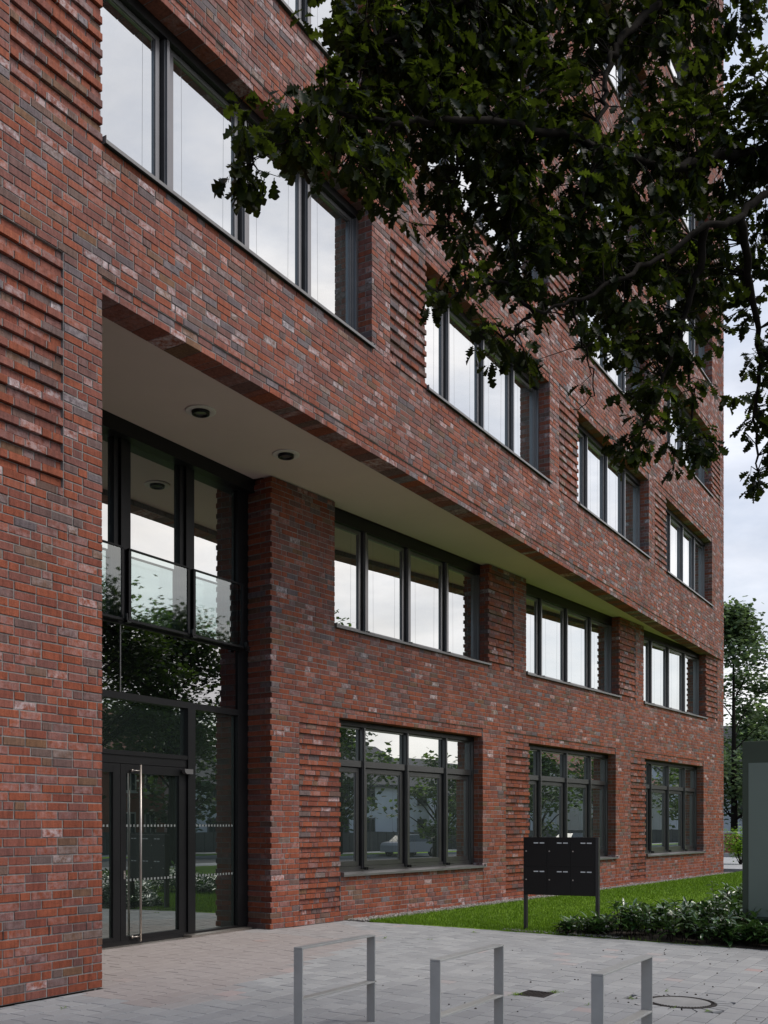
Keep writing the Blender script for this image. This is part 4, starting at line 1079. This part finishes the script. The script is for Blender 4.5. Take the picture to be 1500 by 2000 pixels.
# ------------------------------------------------------------------ houses
def gable_house(name, x0, x1, y0, y1, h, rh, wm, rm, label, wins, face='y', cat='house', wcol=None, z0=-.4):
    root = empty(name, ((x0 + x1) / 2, (y0 + y1) / 2, z0)); tag(root, label, cat)
    w_, d_ = (x1 - x0) / 2, (y1 - y0) / 2
    b = MB(); b.box(-w_, w_, -d_, d_, 0, h); 
    b.add([(-w_, -d_, h), (-w_, d_, h), (-w_, 0, h + rh), (w_, -d_, h), (w_, d_, h), (w_, 0, h + rh)], [(0, 1, 2), (3, 5, 4)])
    b.build('wall', wm, root)
    b = MB(); ov = .35
    for s_ in (-1, 1):
        b.add([(-w_ - ov, s_ * (d_ + ov), h - .25), (w_ + ov, s_ * (d_ + ov), h - .25), (w_ + ov, 0, h + rh), (-w_ - ov, 0, h + rh), (-w_ - ov, s_ * (d_ + ov), h - .05), (w_ + ov, s_ * (d_ + ov), h - .05), (w_ + ov, 0, h + rh + .2), (-w_ - ov, 0, h + rh + .2)], [(0, 1, 2, 3), (4, 5, 6, 7), (0, 1, 5, 4), (0, 3, 7, 4), (1, 2, 6, 5)])
    b.build('roof', rm, root)
    b = MB(); b.box(w_ * .4 - .35, w_ * .4 + .35, -.35, .35, h + rh * .5, h + rh + .9); b.build('chimney', M['house_brick'], root)
    for (fc, a, z, ww, wh) in wins:
        f = MB(); g = MB(); e_ = .06
        def bx(mb, t0, t1, zz0, zz1, p0, p1):
            if fc == 'y+': mb.box(t0, t1, d_ + p0, d_ + p1, zz0, zz1)
            elif fc == 'x-': mb.box(-w_ - p1, -w_ - p0, t0, t1, zz0, zz1)
        bx(f, a, a + ww, z, z + .1, 0, .07); bx(f, a, a + ww, z + wh - .1, z + wh, 0, .07); bx(f, a, a + .1, z + .1, z + wh - .1, 0, .07); bx(f, a + ww - .1, a + ww, z + .1, z + wh - .1, 0, .07); bx(f, a + ww / 2 - .04, a + ww / 2 + .04, z + .1, z + wh - .1, 0, .065)
        bx(f, a - .1, a + ww + .1, z - .08, z, 0, .15)
        o = f.build('window', wcol or M['white_render'], root); bx(g, a + .1, a + ww - .1, z + .1, z + wh - .1, .005, .03); g.build('pane', M['car_glass'], o)
    return root
hp = at(1440, 1640, 100)
b_w = empty('white_house', (hp.x, hp.y, -.4)); tag(b_w, 'white rendered house with a dark window behind the trunk of the far tree', 'house')
b = MB(); b.box(0, 9, -16, 9, 0, 6.6); b.build('wall', M['white_render'], b_w)
b = MB(); b.add([(-.5, -16.5, 6.5), (-.5, 9.5, 6.5), (9.5, 9.5, 6.5), (9.5, -16.5, 6.5), (4.5, -12, 12.2), (4.5, 5, 12.2)], [(0, 1, 5, 4), (2, 3, 4, 5), (1, 2, 5), (3, 0, 4)]); b.build('roof', M['roof_dark'], b_w)
for (yy, zz) in ((-.55, 2.75), (-4.4, 2.75), (3.6, 2.75), (-8.4, 2.75), (-.55, 5.0), (-4.4, 5.0)):
    b = MB(); b.box(-.05, .02, yy - .1, yy + 1.05, zz - .12, zz - .02); b.box(-.06, .01, yy, yy + .95, zz, zz + 1.45); o = b.build('window', M['metal'], b_w)
    g = MB(); g.box(-.065, -.06, yy + .06, yy + .89, zz + .06, zz + 1.39); g.build('pane', M['car_glass'], o)
# houses across the street, seen in the glass of the entrance and the lower windows
ws = lambda xs, zs, fc='y+', w=1.1, h=1.5: [(fc, x, z, w, h) for x in xs for z in zs]
gable_house('brick_house', 36, 50, -38, -27, 6.4, 3.6, M['house_brick'], M['roof_red'], 'red brick house with white windows mirrored in the glass door', ws((-5.6, -2.6, .4, 3.4, 5.2), (1.2, 4.1), w=1.0, h=1.6), wcol=M['cream_render'])
gable_house('white_house', 53, 64, -40, -28, 5.0, 3.2, M['white_render'], M['roof_dark'], 'white gabled house mirrored in the entrance side light', ws((-5, -2.4, 1.2, 4), (1.0, 3.6)), wcol=M['metal'])
gable_house('white_house', 68, 84, -42, -29, 4.6, 2.9, M['white_render'], M['roof_dark'], 'white house with a large dark roof mirrored in the first ground floor window', ws((-6, -2.6, 1.2, 4.6), (1.0, 3.5)), wcol=M['metal'])
gable_house('cream_house', 90, 108, -44, -30, 6.2, 4.4, M['cream_render'], M['roof_red'], 'cream house mirrored in the second ground floor window', ws((-7, -3.6, .4, 4.6), (1.2, 4.2)), wcol=M['metal'])
gable_house('white_house', 116, 138, -46, -32, 7.0, 4.6, M['white_render'], M['roof_dark'], 'long white house mirrored in the third ground floor window', ws((-9, -5, -1, 3, 7), (1.2, 4.2)), wcol=M['metal'])
# street
def strip_(name, x0, x1, y0, y1, z0, z1, m): 
    b = MB(); b.box(x0, x1, y0, y1, z0, z1); return tag(b.build(name, m), kind='structure')
strip_('pavement', -60, 170, -12, -9.5, -.44, -.20, M['paver']); strip_('kerb', -60, 170, -12.15, -12.002, -.44, -.24, M['kerb'])
strip_('road', -60, 170, -21, -12.16, -.446, -.40, M['asphalt']); strip_('kerb', -60, 170, -21.15, -21.002, -.44, -.26, M['kerb'])
strip_('verge', -60, 170, -22.8, -21.16, -.44, -.24, M['lawn']); strip_('pavement', -60, 170, -25.2, -22.802, -.44, -.23, M['kerb'])
strip_('verge', 14.9, 60, -9.49, -8.01, -.44, -.18, M['lawn'])
fn = empty('board_fence', (30, -25.9, -.4)); tag(fn, 'long grey board fence in front of the houses across the street', 'fence')
for q in range(95):
    s_ = MB(); s_.box(q * .9, q * .9 + .86, -.02, .02, .05, 1.5); s_.build('board', M['fence'], fn)
for q in range(0, 96, 5):
    s_ = MB(); s_.box(q * .9 - .05, q * .9 + .03, -.09, -.022, 0, 1.55); s_.build('post', M['fence'], fn)
tg = 'street trees across the road'
for i, (x, y, h, cr, n, ls, lab) in enumerate((
    (27.6, -10.8, 12.0, 4.3, 13000, .23, 'tall tree mirrored in the balustrade glass nearest the brick pier'),
    (33.8, -11.2, 11.4, 3.9, 13000, .23, 'tall tree mirrored in the balustrade glass beside the canted brick wall'),
    (26, -23.5, 9.5, 4, 2600, .42, 'tree in front of the red brick house, left of its windows'),
    (49, -23.5, 8.6, 3.6, 2600, .42, 'tree between the red brick house and the white gabled house'),
    (43.5, -11, 5.6, 2.3, 1800, .26, 'small kerbside tree mirrored in the first ground floor window'),
    (53, -11, 6.2, 2.6, 2200, .28, 'kerbside tree in front of the white gabled house'),
    (66, -24, 9, 4.2, 2600, .42, 'tree at the gable of the white house with the large dark roof'),
    (84, -23.5, 10.5, 4.4, 2600, .42, 'tree between the large dark roof and the cream house'),
    (74, -10.5, 8.0, 3.4, 2600, .35, 'kerbside tree mirrored in the second ground floor window'),
    (101, -24, 12, 5, 2600, .42, 'tree in front of the cream house'),
    (125, -24, 13, 6, 2600, .42, 'tree in front of the long white house'),
    (146, -22, 15, 8, 2600, .5, 'broad tree beyond the long white house'))):
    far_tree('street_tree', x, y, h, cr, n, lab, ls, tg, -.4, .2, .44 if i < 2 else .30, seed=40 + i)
# wooded hill that closes the street
hb_ = MB(); P = []; nseg = 40
for i in range(nseg + 1):
    a = R(-70) + R(100) * i / nseg; rr_ = 240
    P.append((math.cos(a) * rr_ + 15, math.sin(a) * rr_, (12 + 17 * max(0, min(1, (i - 12) / 7)) + 3 * math.sin(i * .7) + 2 * math.sin(i * 1.9 + 1))))
for i in range(nseg):
    a, b_ = P[i], P[i + 1]; hb_.add([(a[0], a[1], -1), (b_[0], b_[1], -1), (b_[0] * 1.12, b_[1] * 1.12, b_[2]), (a[0] * 1.12, a[1] * 1.12, a[2])], [(0, 1, 2, 3)])
m_, n_, out_ = mat('wooded_hill'); pbr(n_, out_, ramp(n_, noise(n_, .25, 8, .7), [(.3, (.018, .032, .014)), (.7, (.05, .075, .03))]), .95)
tag(hb_.build('hill', m_, None, True), kind='structure')

# cars
def car(name, x, y, rz, paint, label, z=-.4):
    root = empty(name, (x, y, z), rz); tag(root, label, 'car')
    L2, W2 = 2.15, .88
    prof = [(-L2, .35), (-L2, .72), (-L2 + .15, .86), (-1.45, .95), (-.85, 1.38), (.55, 1.42), (1.15, .98), (1.95, .86), (L2, .70), (L2, .35)]
    b = MB(); n = len(prof); ys = ((-W2, 1), (W2, 1))
    low = [(-L2, .30), (-L2, .72), (-L2 + .15, .88), (-1.5, .94), (1.15, .97), (1.95, .86), (L2, .68), (L2, .30)]
    n = len(low); vs = [(px_, yy, pz) for yy in (-W2, W2) for px_, pz in low]
    b.add(vs, [tuple(range(n)), tuple(range(n, 2 * n))[::-1]] + [(i, (i + 1) % n, n + (i + 1) % n, n + i) for i in range(n)]); b.build('body', paint, root)
    rf = [(-1.42, .94, .80), (-.85, 1.36, .66), (.5, 1.40, .66), (1.12, .96, .80)]
    b = MB(); vs = [(a, s_ * w_, z_) for s_ in (-1, 1) for a, z_, w_ in rf]; b.add(vs, [(0, 1, 2, 3), (4, 7, 6, 5), (0, 4, 5, 1), (2, 6, 7, 3)]); b.build('windows', M['car_glass'], root)
    b = MB(); b.box(-.86, .52, -.67, .67, 1.375, 1.43); b.build('roof', paint, root)
    for wx in (-1.35, 1.35):
        for s_ in (-1, 1):
            b = MB(); b.tube([(wx, s_ * .72, .32), (wx, s_ * .90, .32)], .32, 18); o = b.build('wheel', M['rubber'], root)
            b = MB(); b.tube([(wx, s_ * .88, .32), (wx, s_ * .912, .32)], .2, 14); b.build('rim', M['steel'], o)
    return root
cp = at(1452, 1650, 56); car('parked_car', cp.x, cp.y, R(80), M['car_paint'], 'silver car parked beyond the end of the lawn, half hidden by leaves')
car('parked_car', 52, -20, 0, M['car_paint'], 'silver car parked across the road, mirrored in the entrance glass', -.4)
car('parked_car', 72, -20, 0, M['car_dark'], 'dark car parked across the road, mirrored in the first ground floor window', -.4)

# things at the far end of the lawn
q0 = at(1420, 1675, 46)
strip_('path', UE + 3, UE + 22, 2.0, 26, -.44, .075, M['kerb'])
strip_('low_kerb', UE + 16, UE + 16.35, 4, 24, .076, .27, M['kerb'])
bp = empty('brick_gate_pier', (q0.x + 5, q0.y + .9, .07)); tag(bp, 'low reddish brick pier beyond the end of the lawn', 'pier')
for k in range(14):
    b = MB(); b.bevbox(-.28, .28, -.28, .28, k * .08, k * .08 + .07, .004); b.build('brick_course', M['house_brick'], bp)
b = MB(); b.bevbox(-.33, .33, -.33, .33, 1.12, 1.20, .01); b.build('cap_stone', M['kerb'], bp)
def shrub(name, x, y, h, r, n, label, m='far_leaf', seed=1):
    r_ = random.Random(seed); root = empty(name, (x, y, 0)); tag(root, label, 'shrub')
    b = MB(); st = MB()
    for k in range(14):
        a = r_.uniform(0, 6.28); e = Vector((math.cos(a) * r * r_.random(), math.sin(a) * r * r_.random(), h * r_.uniform(.5, 1))); st.tube([(0, 0, 0), e * .5, e], [.02, .012, .005], 4, 0, False)
        for i in range(n // 14):
            p = e * r_.uniform(.45, 1.05) + Vector((r_.gauss(0, .16), r_.gauss(0, .16), r_.gauss(0, .1))); a2 = r_.uniform(0, 6.28)
            strip_leaf(b, p, Vector((math.cos(a2), math.sin(a2), r_.uniform(-.4, .5))), Vector((r_.gauss(0, .4), r_.gauss(0, .4), 1)), r_.uniform(.09, .16), .035, min(1, r_.uniform(.5, 1.2)), .2)
    st.build('stems', M['bark'], root); b.build('foliage', M['grass_blade' if m == 'y' else m], root)
    return root
s1 = at(1447, 1690, 40); shrub('yellow_green_shrub', s1.x, s1.y, 1.5, .7, 900, 'yellow green shrub beside the sign board at the end of the lawn', 'y', 3)
